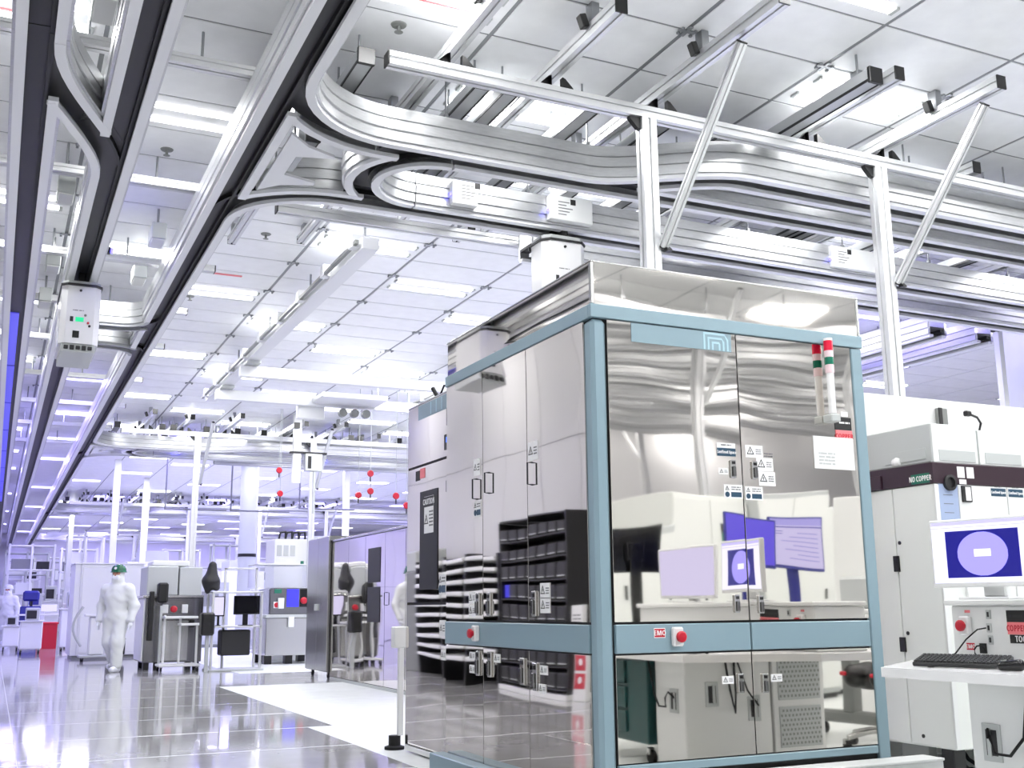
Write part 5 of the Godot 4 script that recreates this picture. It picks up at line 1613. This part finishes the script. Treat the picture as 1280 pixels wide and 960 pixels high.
	s = body([[Vector3(3.42, 1.78, -19.5), Vector3(3.4, 1.5, -19.5), 0.07, 0.13], [Vector3(3.36, 1.5, -19.5), Vector3(3.35, 1.34, -19.5), 0.12, 0.05], [Vector3(3.46, 1.5, -19.5), Vector3(3.5, 1.4, -19.5), 0.1, 0.06]], 0.025, 0.05)
	obj("cloth", s, M.charcoal, t)
	# second tool with the blue window
	t = thing("blue_window_tool", "steel tool with blue lit window and red button next to the locker", "machine", Vector3(5.0, 0, -21.2))
	box("lower_body", t, M.brushed_steel, 4.72, 5.75, 0.16, 0.86, -22.2, -21.0, 0.01)
	box("work_ledge", t, M.light_grey, 4.7, 5.75, 0.86, 0.92, -22.2, -20.95, 0.006)
	box("window_frame", t, M.dark_steel, 4.8, 5.75, 0.92, 1.42, -22.1, -21.1, 0.01)
	box("blue_window", t, M.window_blue, 5.12, 5.36, 1.06, 1.4, -21.1, -21.09, 0.003)
	box("black_pane", t, M.black_gloss, 5.38, 5.56, 1.06, 1.4, -21.1, -21.088, 0.003)
	box("side_glass", t, M.acrylic, 4.6, 4.78, 0.2, 1.4, -22.0, -21.1, 0.004)
	box("clear_hood", t, M.acrylic, 4.55, 5.5, 1.43, 1.86, -22.0, -21.1, 0.004)
	box("hood_rim", t, M.white, 4.55, 5.5, 1.86, 1.88, -22.0, -21.1, 0.003)
	for q in [[5.0, 1.13], [5.18, 0.78]]: box("white_grip", t, M.white, q[0] - 0.05, q[0] + 0.06, q[1] - 0.1, q[1] + 0.1, -21.0 if q[1] < 0.9 else -21.1, -20.93 if q[1] < 0.9 else -21.03, 0.006)
	s = mk()
	lathe(s, Vector3(5.45, 1.18, -21.08), [Vector2(0.065, 0), Vector2(0.065, 0.03), Vector2(0.04, 0.05), Vector2(0, 0.055)], 16, a)
	obj("red_button", s, M.red, t)
	plate("green_sign", t, M.green, Vector3(4.95, 1.36, -21.09), u, v, 0.14, 0.08, 0.004)
	var ss := plate("stop_sign", t, M.paper, Vector3(4.93, 1.1, -21.09), u, v, 0.12, 0.12, 0.004)
	s = mk()
	lathe(s, Vector3(4.93, 1.1, -21.086), [Vector2(0.05, 0), Vector2(0.05, 0.004), Vector2(0, 0.004)], 16, a)
	obj("red_disc", s, M.red, ss)
	for x in [4.8, 5.2, 5.65]: box("foot", t, M.black, x - 0.07, x + 0.07, 0, 0.16, -21.3, -21.1, 0.004)
	for x in [4.8, 5.65]: box("foot", t, M.black, x - 0.07, x + 0.07, 0, 0.16, -22.1, -21.9, 0.004)
	t = thing("controller_rack", "tall white controller rack behind the blue window tool", "rack", Vector3(5.6, 0, -22.8))
	box("body", t, M.white, 5.2, 6.3, 0.0, 2.45, -23.4, -22.6, 0.01)
	for k in 3: box("grille", t, M.light_grey, 5.25 + k * 0.14, 5.35 + k * 0.14, 2.1, 2.32, -22.6, -22.59, 0.003)
	box("label_strip", t, M.green, 5.75, 5.82, 1.9, 2.0, -22.6, -22.59, 0.002)
	for k in 4:
		s = mk()
		tube(s, [Vector3(5.35 + k * 0.14, 2.45, -22.9), Vector3(5.38 + k * 0.14, 2.6, -22.9), Vector3(5.5 + k * 0.14, 2.62, -22.95), Vector3(5.52 + k * 0.14, 2.45, -23.0)], 0.025, 8)
		obj("hose", s, M.charcoal, t)
	# white cabinet behind the person and the little white trolley
	t = thing("white_cabinet", "broad plain white cabinet behind the walking person", "cabinet", Vector3(2.3, 0, -26.5))
	box("body", t, M.white, 1.72, 3.05, 0.06, 2.03, -27.6, -26.0, 0.01)
	box("side_edge", t, M.white, 1.6, 1.72, 0.06, 2.03, -27.6, -26.02, 0.006)
	for k in 2: box("door", t, M.white, 1.76 + k * 0.64, 2.38 + k * 0.64, 0.12, 1.96, -26.0, -25.985, 0.004)
	box("plinth", t, M.mid_grey, 1.65, 3.0, 0, 0.06, -27.5, -26.05, 0.0)
	box("lid", t, M.white, 1.58, 3.07, 2.03, 2.06, -27.6, -25.97, 0.006)
	t = thing("white_trolley", "small white trolley with curved handle in front of the plain white cabinet", "trolley", Vector3(1.95, 0, -24.6))
	s = mk()
	var hp := []
	for k in 11: hp.append(Vector3(1.72 - 0.18 * sin(k * PI / 10.0), 0.3 + 0.08 * k, -24.6))
	tube(s, hp, 0.025, 8)
	obj("handle", s, M.light_grey, t)
	box("body", t, M.white, 1.85, 2.15, 0.12, 0.9, -24.75, -24.45, 0.03)
	box("tray", t, M.white, 1.75, 2.2, 0.9, 0.95, -24.8, -24.4, 0.01)
	box("base", t, M.light_grey, 1.68, 2.5, 0.08, 0.12, -24.85, -24.35, 0.01)
	for x in [1.75, 2.42]:
		for z in [-24.8, -24.4]: caster(t, Vector3(x, 0, z), 0.04)
	for q in [[2.28, 0.38, 0.12], [2.5, 0.3, 0.16]]:
		var c := thing("black_case", "small black case standing on the white trolley base", "case", Vector3(q[0], 0.12, -24.6), "black cases")
		box("shell", c, M.black, q[0] - q[2] * 0.5, q[0] + q[2] * 0.5, 0.12, 0.12 + q[1], -24.7, -24.5, 0.015)
		box("lid", c, M.charcoal, q[0] - q[2] * 0.52, q[0] + q[2] * 0.52, 0.12 + q[1], 0.15 + q[1], -24.71, -24.49, 0.006)
	# round column
	t = thing("round_column", "thick round grey building column with black band", "column", Vector3(5.95, 0, -29.0))
	s = mk()
	lathe(s, Vector3(5.95, 0, -29), [Vector2(0.23, 0), Vector2(0.23, CEIL)], 28)
	obj("shaft", s, M.light_grey, t)
	s = mk()
	lathe(s, Vector3(5.95, 0, -29), [Vector2(0.231, 2.36), Vector2(0.236, 2.36), Vector2(0.236, 2.44), Vector2(0.231, 2.44)], 28)
	obj("band", s, M.black, t)
	# red pull reels hanging from the ceiling
	for q in [[349, 588, -21.0], [350, 617, -21.0], [463, 592, -18.5], [448, 619, -18.5], [463, 614, -18.6], [495, 620, -18.0], [508, 632, -18.0]]:
		var p := pix(q[0], q[1], q[2])
		t = thing("cord_reel", "small red retractable cord reel hanging from the ceiling", "reel", p, "red cord reels")
		s = mk()
		lathe(s, p + Vector3(0, 0, -0.03), [Vector2(0, 0), Vector2(0.05, 0), Vector2(0.062, 0.03), Vector2(0.05, 0.06), Vector2(0, 0.06)], 14, a)
		obj("drum", s, M.red, t)
		s = mk()
		tube(s, [p + Vector3(0, 0.058, 0), Vector3(p.x, CEIL, p.z)], 0.006, 6)
		obj("cord", s, M.light_grey, t)
		s = mk()
		tube(s, [p + Vector3(0, -0.058, 0), p + Vector3(0, -0.14, 0)], 0.012, 6)
		obj("plug", s, M.charcoal, t)
	t = thing("power_drop", "white power drop box hanging in the distant bay", "box", Vector3(5.3, 3.6, -21.5))
	box("shaft", t, M.white, 5.26, 5.42, 3.5, CEIL, -21.6, -21.5, 0.006)
	box("case", t, M.light_grey, 5.5, 5.85, 3.75, 4.1, -21.6, -21.45, 0.01)
	box("face", t, M.charcoal, 5.55, 5.62, 3.8, 4.05, -21.45, -21.44, 0.002)
	box("bar", t, M.charcoal, 5.2, 5.95, 4.1, 4.14, -21.6, -21.48, 0.004)
	s = mk()
	tube(s, [Vector3(5.7, 3.75, -21.5), Vector3(5.7, 2.9, -21.5)], 0.03, 8)
	obj("conduit", s, M.light_grey, t)

var cam_basis: Basis
func pix(px: float, py: float, z: float) -> Vector3:
	# a point on the plane z, laid out once from measurements on the photograph
	var F := 1354.647
	var d := cam_basis.x * (px - 640.0) - cam_basis.y * (py - 480.0) - cam_basis.z * F
	return Vector3(0, 1.05, 0) + d * (z / d.z)

func crane() -> void:
	var t := thing("bridge_crane", "white aluminium bridge crane with hoist trolley under the ceiling", "crane", Vector3(3.1, 4.5, -14.0))
	for x in [3.1, 6.6]:
		box("runway", t, M.rail_white, x - 0.09, x + 0.09, 4.5, 4.62, -18.6, -9.8, 0.006)
		box("runway_slot", t, M.mid_grey, x - 0.16, x - 0.12, 4.54, 4.58, -18.6, -9.8, 0.004)
		var s := mk()
		for k in 9: bx(s, Vector3(x - 0.17, 4.53, -18.4 + k * 1.05), Vector3(x + 0.02, 4.66, -18.28 + k * 1.05), 0.004)
		obj("clamp", s, M.rail_white, t)
		for k in 5:
			s = mk()
			tube(s, [Vector3(x, 4.62, -18.4 + k * 2.1), Vector3(x, CEIL, -18.4 + k * 2.1)], 0.012, 6)
			obj("hanger_rod", s, M.connector, t)
	for z in [-15.4, -17.3]:
		box("bridge", t, M.rail_white, 2.95, 6.8, 4.3, 4.46, z - 0.06, z + 0.06, 0.006)
		for x in [3.1, 6.6]: box("end_truck", t, M.light_grey, x - 0.1, x + 0.1, 4.46, 4.5, z - 0.25, z + 0.25, 0.004)
	box("hoist_body", t, M.white, 4.3, 4.75, 4.1, 4.4, -17.5, -17.36, 0.01)
	box("trolley", t, M.rail_white, 4.5, 5.6, 4.34, 4.42, -17.24, -16.6, 0.01)
	for k in 3:
		var s := mk()
		lathe(s, Vector3(5.0 + k * 0.2, 4.2, -17.22), [Vector2(0, 0), Vector2(0.07, 0), Vector2(0.07, 0.1), Vector2(0, 0.1)], 12, Vector3(0, 0, 1))
		obj("sheave", s, M.mid_grey, t)
	var s2 := mk()
	tube(s2, [Vector3(5.55, 4.42, -17.0), Vector3(5.55, 4.7, -17.0), Vector3(5.6, 4.78, -17.0), Vector3(5.66, 4.74, -17.0), Vector3(5.66, 4.66, -17.0)], 0.02, 8)
	obj("festoon_hook", s2, M.mid_grey, t)
	# short struts hung from the ceiling between bays
	for q in [[2.6, -9.6, -10.6], [1.95, -9.1, -10.9], [4.05, -9.5, -9.9]]:
		strut("ceiling_strut", "short slotted strut under the ceiling next to the bridge crane", "strut", "short ceiling struts", Vector3(q[0], 4.78, q[1]), Vector3(q[0], 4.78, q[2]), 0.08, 0.08)
		var st: Node3D = get_child(get_child_count() - 1)
		O = st.position
		box("drop_block", st, M.connector, q[0] - 0.03, q[0] + 0.03, 4.82, CEIL, q[2] + 0.1, q[2] + 0.2, 0.003)
	for q in [[2.18, -6.36], [1.05, -9.1], [2.3, -10.9], [1.95, -13.6], [4.6, -9.6]]:
		var p := Vector3(q[0], CEIL, q[1])
		t = thing("sprinkler_head", "small round sprinkler rosette on the ceiling", "sprinkler", p, "sprinkler heads")
		var s := mk()
		lathe(s, p, [Vector2(0.055, 0.0), Vector2(0.05, -0.008), Vector2(0.03, -0.012), Vector2(0.012, -0.012), Vector2(0.012, -0.05), Vector2(0.03, -0.055), Vector2(0, -0.06)], 14)
		obj("rosette", s, M.mid_grey, t)
	for q in [[2.36, -6.03, 0.45], [4.87, -4.845, 0.28], [-0.25, -7.24, 0.5], [2.1, -12.5, 0.55]]:
		var p := Vector3(q[0], CEIL - 0.003, q[1])
		t = thing("red_ceiling_mark", "thin faded red marking strip on a ceiling panel", "marking", p, "red ceiling marks")
		var s := mk()
		obx(s, p, Vector3(q[2], 0.006, 0.05), Basis.IDENTITY, 0.001)
		obj("strip", s, M.pink, t)

func far_field() -> void:
	rng.seed = 5
	var labels := ["white", "pale grey", "light", "ivory"]
	var kinds := ["boxy tool", "stepped tool", "tall cabinet"]
	var n := 0
	for row in [[6.4, -25.5], [7.4, -30.5], [3.9, -31.0], [3.7, -36.0], [6.6, -36.0], [9.6, -27.0], [10.0, -33.0], [4.2, -42.0], [7.4, -42.0], [8.2, -20.0], [8.6, -16.5], [2.6, -40.5], [12.6, -24.0], [13.0, -14.0], [10.8, -18.0]]:
		var w := rng.randf_range(1.2, 2.2)
		var h := rng.randf_range(1.7, 2.5)
		var d := rng.randf_range(1.2, 2.0)
		var t := thing("distant_tool", "pale boxy fab tool standing in a distant bay", "machine", Vector3(row[0], 0, row[1]), "distant tools")
		var m: Material = [M.white, M.ivory, M.light_grey, M.white][n % 4]
		box("body", t, m, row[0], row[0] + w, 0.08, h, row[1] - d, row[1], 0.01)
		box("door", t, M.ivory, row[0] + 0.06, row[0] + w * 0.48, 0.15, h - 0.1, row[1], row[1] + 0.015, 0.004)
		box("door", t, m, row[0] + w * 0.52, row[0] + w - 0.06, 0.15, h - 0.1, row[1], row[1] + 0.015, 0.004)
		box("top_unit", t, M.light_grey, row[0] + w * 0.2, row[0] + w * 0.7, h, h + 0.35, row[1] - d * 0.8, row[1] - 0.2, 0.01)
		box("window", t, M.charcoal if n % 2 else M.mid_grey, row[0] + w * 0.56, row[0] + w * 0.86, 1.1, 1.5, row[1] + 0.015, row[1] + 0.022, 0.003)
		box("plinth", t, M.mid_grey, row[0] + 0.04, row[0] + w - 0.04, 0, 0.08, row[1] - d + 0.04, row[1] - 0.04, 0.0)
		n += 1
	# thin grid of sprinkler pipe in the far ceiling
	for q in [[3.45, 3.3, -26.2], [4.95, 3.3, -26.2], [6.6, 3.4, -26.2]]:
		var t := thing("pipe_drop", "thin grey vertical pipe drop in the distant bay", "pipe", Vector3(q[0], q[1], q[2]), "pipe drops")
		var s := mk()
		tube(s, [Vector3(q[0], q[1], q[2]), Vector3(q[0], CEIL, q[2])], 0.02, 8)
		obj("pipe", s, M.mid_grey, t)
		s = mk()
		tube(s, [Vector3(q[0], q[1] + 0.02, q[2]), Vector3(q[0] + 1.4, q[1] + 0.02, q[2])], 0.02, 8)
		obj("branch", s, M.mid_grey, t)
	# round and square posts further off
	for q in [[2.7, -30.0], [3.9, -34.0], [4.4, -38.0], [8.9, -30.0], [2.4, -43.0]]:
		var t := thing("distant_post", "slim white post rising to the ceiling in a distant bay", "post", Vector3(q[0], 0, q[1]), "distant posts")
		box("shaft", t, M.white, q[0] - 0.08, q[0] + 0.08, 0, CEIL, q[1] - 0.08, q[1] + 0.08, 0.006)
		box("foot", t, M.light_grey, q[0] - 0.14, q[0] + 0.14, 0, 0.03, q[1] - 0.14, q[1] + 0.14, 0.004)
	# far end of the aisle: red bins, blue cart
	for k in 2:
		var t := thing("red_bin", "red plastic bin standing at the far end of the aisle", "bin", Vector3(1.4, 0, -33.0 - k * 0.7), "red bins")
		var s := mk()
		prism(s, PackedVector2Array([Vector2(1.2, -33.3 - k * 0.7), Vector2(1.66, -33.3 - k * 0.7), Vector2(1.66, -32.8 - k * 0.7), Vector2(1.2, -32.8 - k * 0.7)]), 0.0, 0.66)
		obj("tub", s, M.red, t)
		box("rim", t, M.red, 1.17, 1.69, 0.66, 0.71, -33.33 - k * 0.7, -32.77 - k * 0.7, 0.01)
	var t := thing("blue_cart", "blue instrument cart with pale screen behind the red bins", "cart", Vector3(1.1, 0, -35.5))
	box("body", t, M.blue_plastic, 0.75, 1.3, 0.1, 1.15, -36.0, -35.4, 0.02)
	box("screen_face", t, M.screen_blank, 1.32, 1.75, 1.0, 1.2, -35.6, -35.5, 0.004)
	box("shelf", t, M.white, 0.7, 1.8, 0.88, 0.93, -36.0, -35.3, 0.006)
	box("head", t, M.blue_plastic, 0.8, 1.25, 1.3, 1.6, -35.9, -35.5, 0.05)
	box("neck", t, M.charcoal, 1.0, 1.08, 1.15, 1.3, -35.75, -35.65, 0.004)
	for x in [0.8, 1.25]:
		for z in [-35.9, -35.5]: caster(t, Vector3(x, 0, z), 0.05)

func far_clutter() -> void:
	for q in [[0.9, -29.5, 1.1, 0.5], [1.9, -30.5, 1.5, 0.6], [0.5, -32.0, 0.9, 0.4], [2.2, -34.5, 1.7, 0.6], [0.35, -41.0, 1.3, 0.5], [1.3, -41.5, 1.6, 0.7], [1.9, -44.0, 1.9, 0.6]]:
		var t := thing("aisle_cart", "pale equipment cart standing at the far end of the aisle", "cart", Vector3(q[0], 0, q[1]), "far aisle carts")
		var w: float = q[3]
		var h: float = q[2]
		box("body", t, M.white, q[0] - w * 0.5, q[0] + w * 0.5, 0.12, h * 0.7, q[1] - 0.3, q[1] + 0.3, 0.02)
		box("head", t, M.light_grey, q[0] - w * 0.3, q[0] + w * 0.35, h * 0.72, h, q[1] - 0.2, q[1] + 0.15, 0.02)
		box("tray", t, M.white, q[0] - w * 0.6, q[0] + w * 0.6, h * 0.7, h * 0.72, q[1] - 0.35, q[1] + 0.35, 0.004)
		box("panel", t, M.charcoal if int(h * 10) % 2 else M.blue_plastic, q[0] - w * 0.25, q[0] + w * 0.2, h * 0.76, h * 0.94, q[1] + 0.15, q[1] + 0.165, 0.003)
		for x in [-0.4, 0.4]:
			for z in [-0.2, 0.2]: caster(t, Vector3(q[0] + x * w, 0, q[1] + z), 0.05)

func far_racks() -> void:
	# open equipment frames filling the far bays
	rng.seed = 21
	for k in 28:
		var x := 0.3 + (k % 7) * 2.1 + rng.randf_range(-0.15, 0.15)
		var z := -45.5 - (k / 7) * 4.4 - rng.randf_range(0.0, 1.5)
		var h := rng.randf_range(2.6, 4.1)
		var w := rng.randf_range(1.3, 1.7)
		var m: Material = [M.white, M.ivory, M.white, M.light_grey][k % 4]
		var t := thing("distant_rack", "open frame of pale pipework and shelves at the end of the hall", "rack", Vector3(x, 0, z), "distant racks")
		for a in [0.0, w * 0.5, w]:
			for b in [0.0, -0.8]: box("post", t, m, x + a - 0.04, x + a + 0.04, 0, h, z + b - 0.04, z + b + 0.04, 0.004)
		for l in 4:
			var y := 0.7 + l * (h - 0.8) / 3.0
			box("shelf", t, m, x - 0.04, x + w + 0.04, y, y + 0.05, z - 0.84, z + 0.04, 0.004)
			if l == 3: break
			box("module", t, [M.light_grey, M.ivory, M.mid_grey, M.white][(k + l) % 4], x + 0.1 + 0.2 * (l % 2), x + w * 0.55, y + 0.05, y + 0.45, z - 0.7, z - 0.1, 0.01)
			if (k + l) % 2 == 0: box("dark_module", t, M.charcoal, x + w * 0.62, x + w * 0.9, y + 0.05, y + 0.35, z - 0.6, z - 0.1, 0.01)

# ------------------------------------------------------------------ people in clean-room suits
func person(label: String, at: Vector3, turn: float, helmet: Material) -> void:
	var t := thing("person", label, "person", at)
	O = Vector3.ZERO
	t.rotation.y = turn
	# local axes: facing -z, x to the person's right
	var J := func(x: float, y: float, z: float) -> Vector3: return Vector3(x, y, z)
	var hipL := Vector3(-0.1, 0.9, 0.0)
	var hipR := Vector3(0.1, 0.9, 0.0)
	var kneeL := Vector3(-0.1, 0.5, -0.1)
	var ankL := Vector3(-0.1, 0.12, -0.1)
	var kneeR := Vector3(0.1, 0.5, 0.0)
	var ankR := Vector3(0.1, 0.16, 0.2)
	var shL := Vector3(-0.2, 1.38, 0.0)
	var shR := Vector3(0.2, 1.38, 0.0)
	var elL := Vector3(-0.3, 1.1, 0.05)
	var elR := Vector3(0.3, 1.1, 0.06)
	var wrL := Vector3(-0.3, 0.86, -0.06)
	var wrR := Vector3(0.3, 0.87, -0.02)
	var bones := [
		[Vector3(0, 0.95, 0), Vector3(0, 1.15, 0.0), 0.175, 0.165], [Vector3(0, 1.15, 0), Vector3(0, 1.34, 0.01), 0.165, 0.16],
		[Vector3(-0.1, 1.33, 0.01), Vector3(0.1, 1.33, 0.01), 0.13, 0.13], [shL, shR, 0.085, 0.085],
		[Vector3(-0.07, 1.25, -0.04), Vector3(0.07, 1.25, -0.04), 0.12, 0.12],
		[Vector3(0, 1.4, 0), Vector3(0, 1.52, -0.02), 0.085, 0.08],
		[hipL, kneeL, 0.13, 0.108], [hipR, kneeR, 0.13, 0.108], [kneeL, ankL, 0.108, 0.095], [kneeR, ankR, 0.108, 0.095],
		[shL, elL, 0.09, 0.078], [shR, elR, 0.09, 0.078], [elL, wrL, 0.075, 0.06], [elR, wrR, 0.075, 0.06],
		[Vector3(0, 1.58, -0.02), Vector3(0, 1.64, -0.01), 0.1, 0.105]]
	obj("suit", body(bones, 0.02, 0.07, 0.0035), M.suit, t)
	for q in [[wrL, -1.0], [wrR, 1.0]]:
		var w: Vector3 = q[0]
		var f: float = q[1]
		var hand := [[w, w + Vector3(0, -0.08, -0.015), 0.035, 0.038]]
		for k in 4: hand.append([w + Vector3(0, -0.08, -0.045 + k * 0.022), w + Vector3(-0.012 * f, -0.155 - 0.012 * (1.5 - absf(k - 1.5)), -0.055 + k * 0.022), 0.011, 0.009])
		hand.append([w + Vector3(0, -0.04, -0.035), w + Vector3(-0.01 * f, -0.1, -0.075), 0.013, 0.01])
		obj("glove", body(hand, 0.008, 0.012), M.glove, t)
	for q in [[ankL, 0.0], [ankR, 0.04]]:
		var w: Vector3 = q[0]
		obj("boot", body([[w + Vector3(0, -0.02, 0.02), w + Vector3(0, -0.06, 0.02), 0.075, 0.065], [w + Vector3(0, -0.065, 0.03), w + Vector3(0, -0.075, -0.16), 0.055, 0.045]], 0.015, 0.03), M.glove, t)
	# face opening with eyes and nose, mask below
	obj("face", body([[Vector3(-0.035, 1.655, -0.085), Vector3(0.035, 1.655, -0.085), 0.035, 0.035], [Vector3(0, 1.65, -0.12), Vector3(0, 1.62, -0.128), 0.012, 0.014]], 0.008, 0.01), M.skin, t)
	for x in [-0.03, 0.03]:
		var s := mk()
		lathe(s, Vector3(x, 1.662, -0.119), [Vector2(0, -0.006), Vector2(0.008, 0), Vector2(0, 0.004)], 8, Vector3(0, 0, -1))
		obj("eye", s, M.ink, t)
	obj("mask", body([[Vector3(-0.03, 1.58, -0.09), Vector3(0.03, 1.58, -0.09), 0.048, 0.048]], 0.012, 0.02), M.glove, t)
	var hs := mk()
	lathe(hs, Vector3(0, 1.675, -0.01), [Vector2(0.145, 0.0), Vector2(0.14, 0.012), Vector2(0.128, 0.02), Vector2(0.122, 0.06), Vector2(0.1, 0.105), Vector2(0.06, 0.13), Vector2(0, 0.138)], 20)
	var h := obj("helmet", hs, helmet, t)
	hs = mk()
	lathe(hs, Vector3(0, 1.74, -0.125), [Vector2(0.024, 0), Vector2(0.024, 0.006), Vector2(0, 0.008)], 12, Vector3(0, 0.35, -1).normalized())
	obj("badge", hs, M.paper, h)

# ------------------------------------------------------------------ assemble
const LAMP := 3.0

func _ready() -> void:
	rng.seed = 1
	# camera
	var cam := Camera3D.new()
	cam.name = "camera"
	cam.fov = 39.03
	cam.near = 0.05
	cam.far = 200.0
	cam_basis = Basis(Vector3(0.90500247, -0.00848185, 0.42532174), Vector3(-0.07771326, 0.97968066, 0.18489578), Vector3(-0.41824775, -0.20038428, 0.88595427)).orthonormalized()
	cam.transform = Transform3D(cam_basis, Vector3(0, 1.05, 0))
	add_child(cam)
	cam.current = true
	var we := WorldEnvironment.new()
	we.name = "environment"
	var e := Environment.new()
	e.background_mode = Environment.BG_COLOR
	e.background_color = Color(0.75, 0.77, 0.85)
	e.tonemap_mode = Environment.TONE_MAPPER_LINEAR
	e.tonemap_exposure = 1.2
	e.sdfgi_enabled = true
	e.ssao_enabled = true
	e.ssil_enabled = true
	we.environment = e
	add_child(we)
	materials()
	screens()
	lamps()
	room()
	transport()
	process_tool()
	side_unit()
	wafer_tool()
	console()
	work_area()
	background_right()
	steel_row()
	midground()
	crane()
	far_field()
	far_clutter()
	far_racks()
	person("person in white clean-room suit and green helmet walking past the steel tools", Vector3(1.95, 0, -20.2), PI * 0.82, M.helmet_green)
	person("distant person in white clean-room suit far down the aisle", Vector3(0.42, 0, -37.0), PI * 0.9, M.suit)
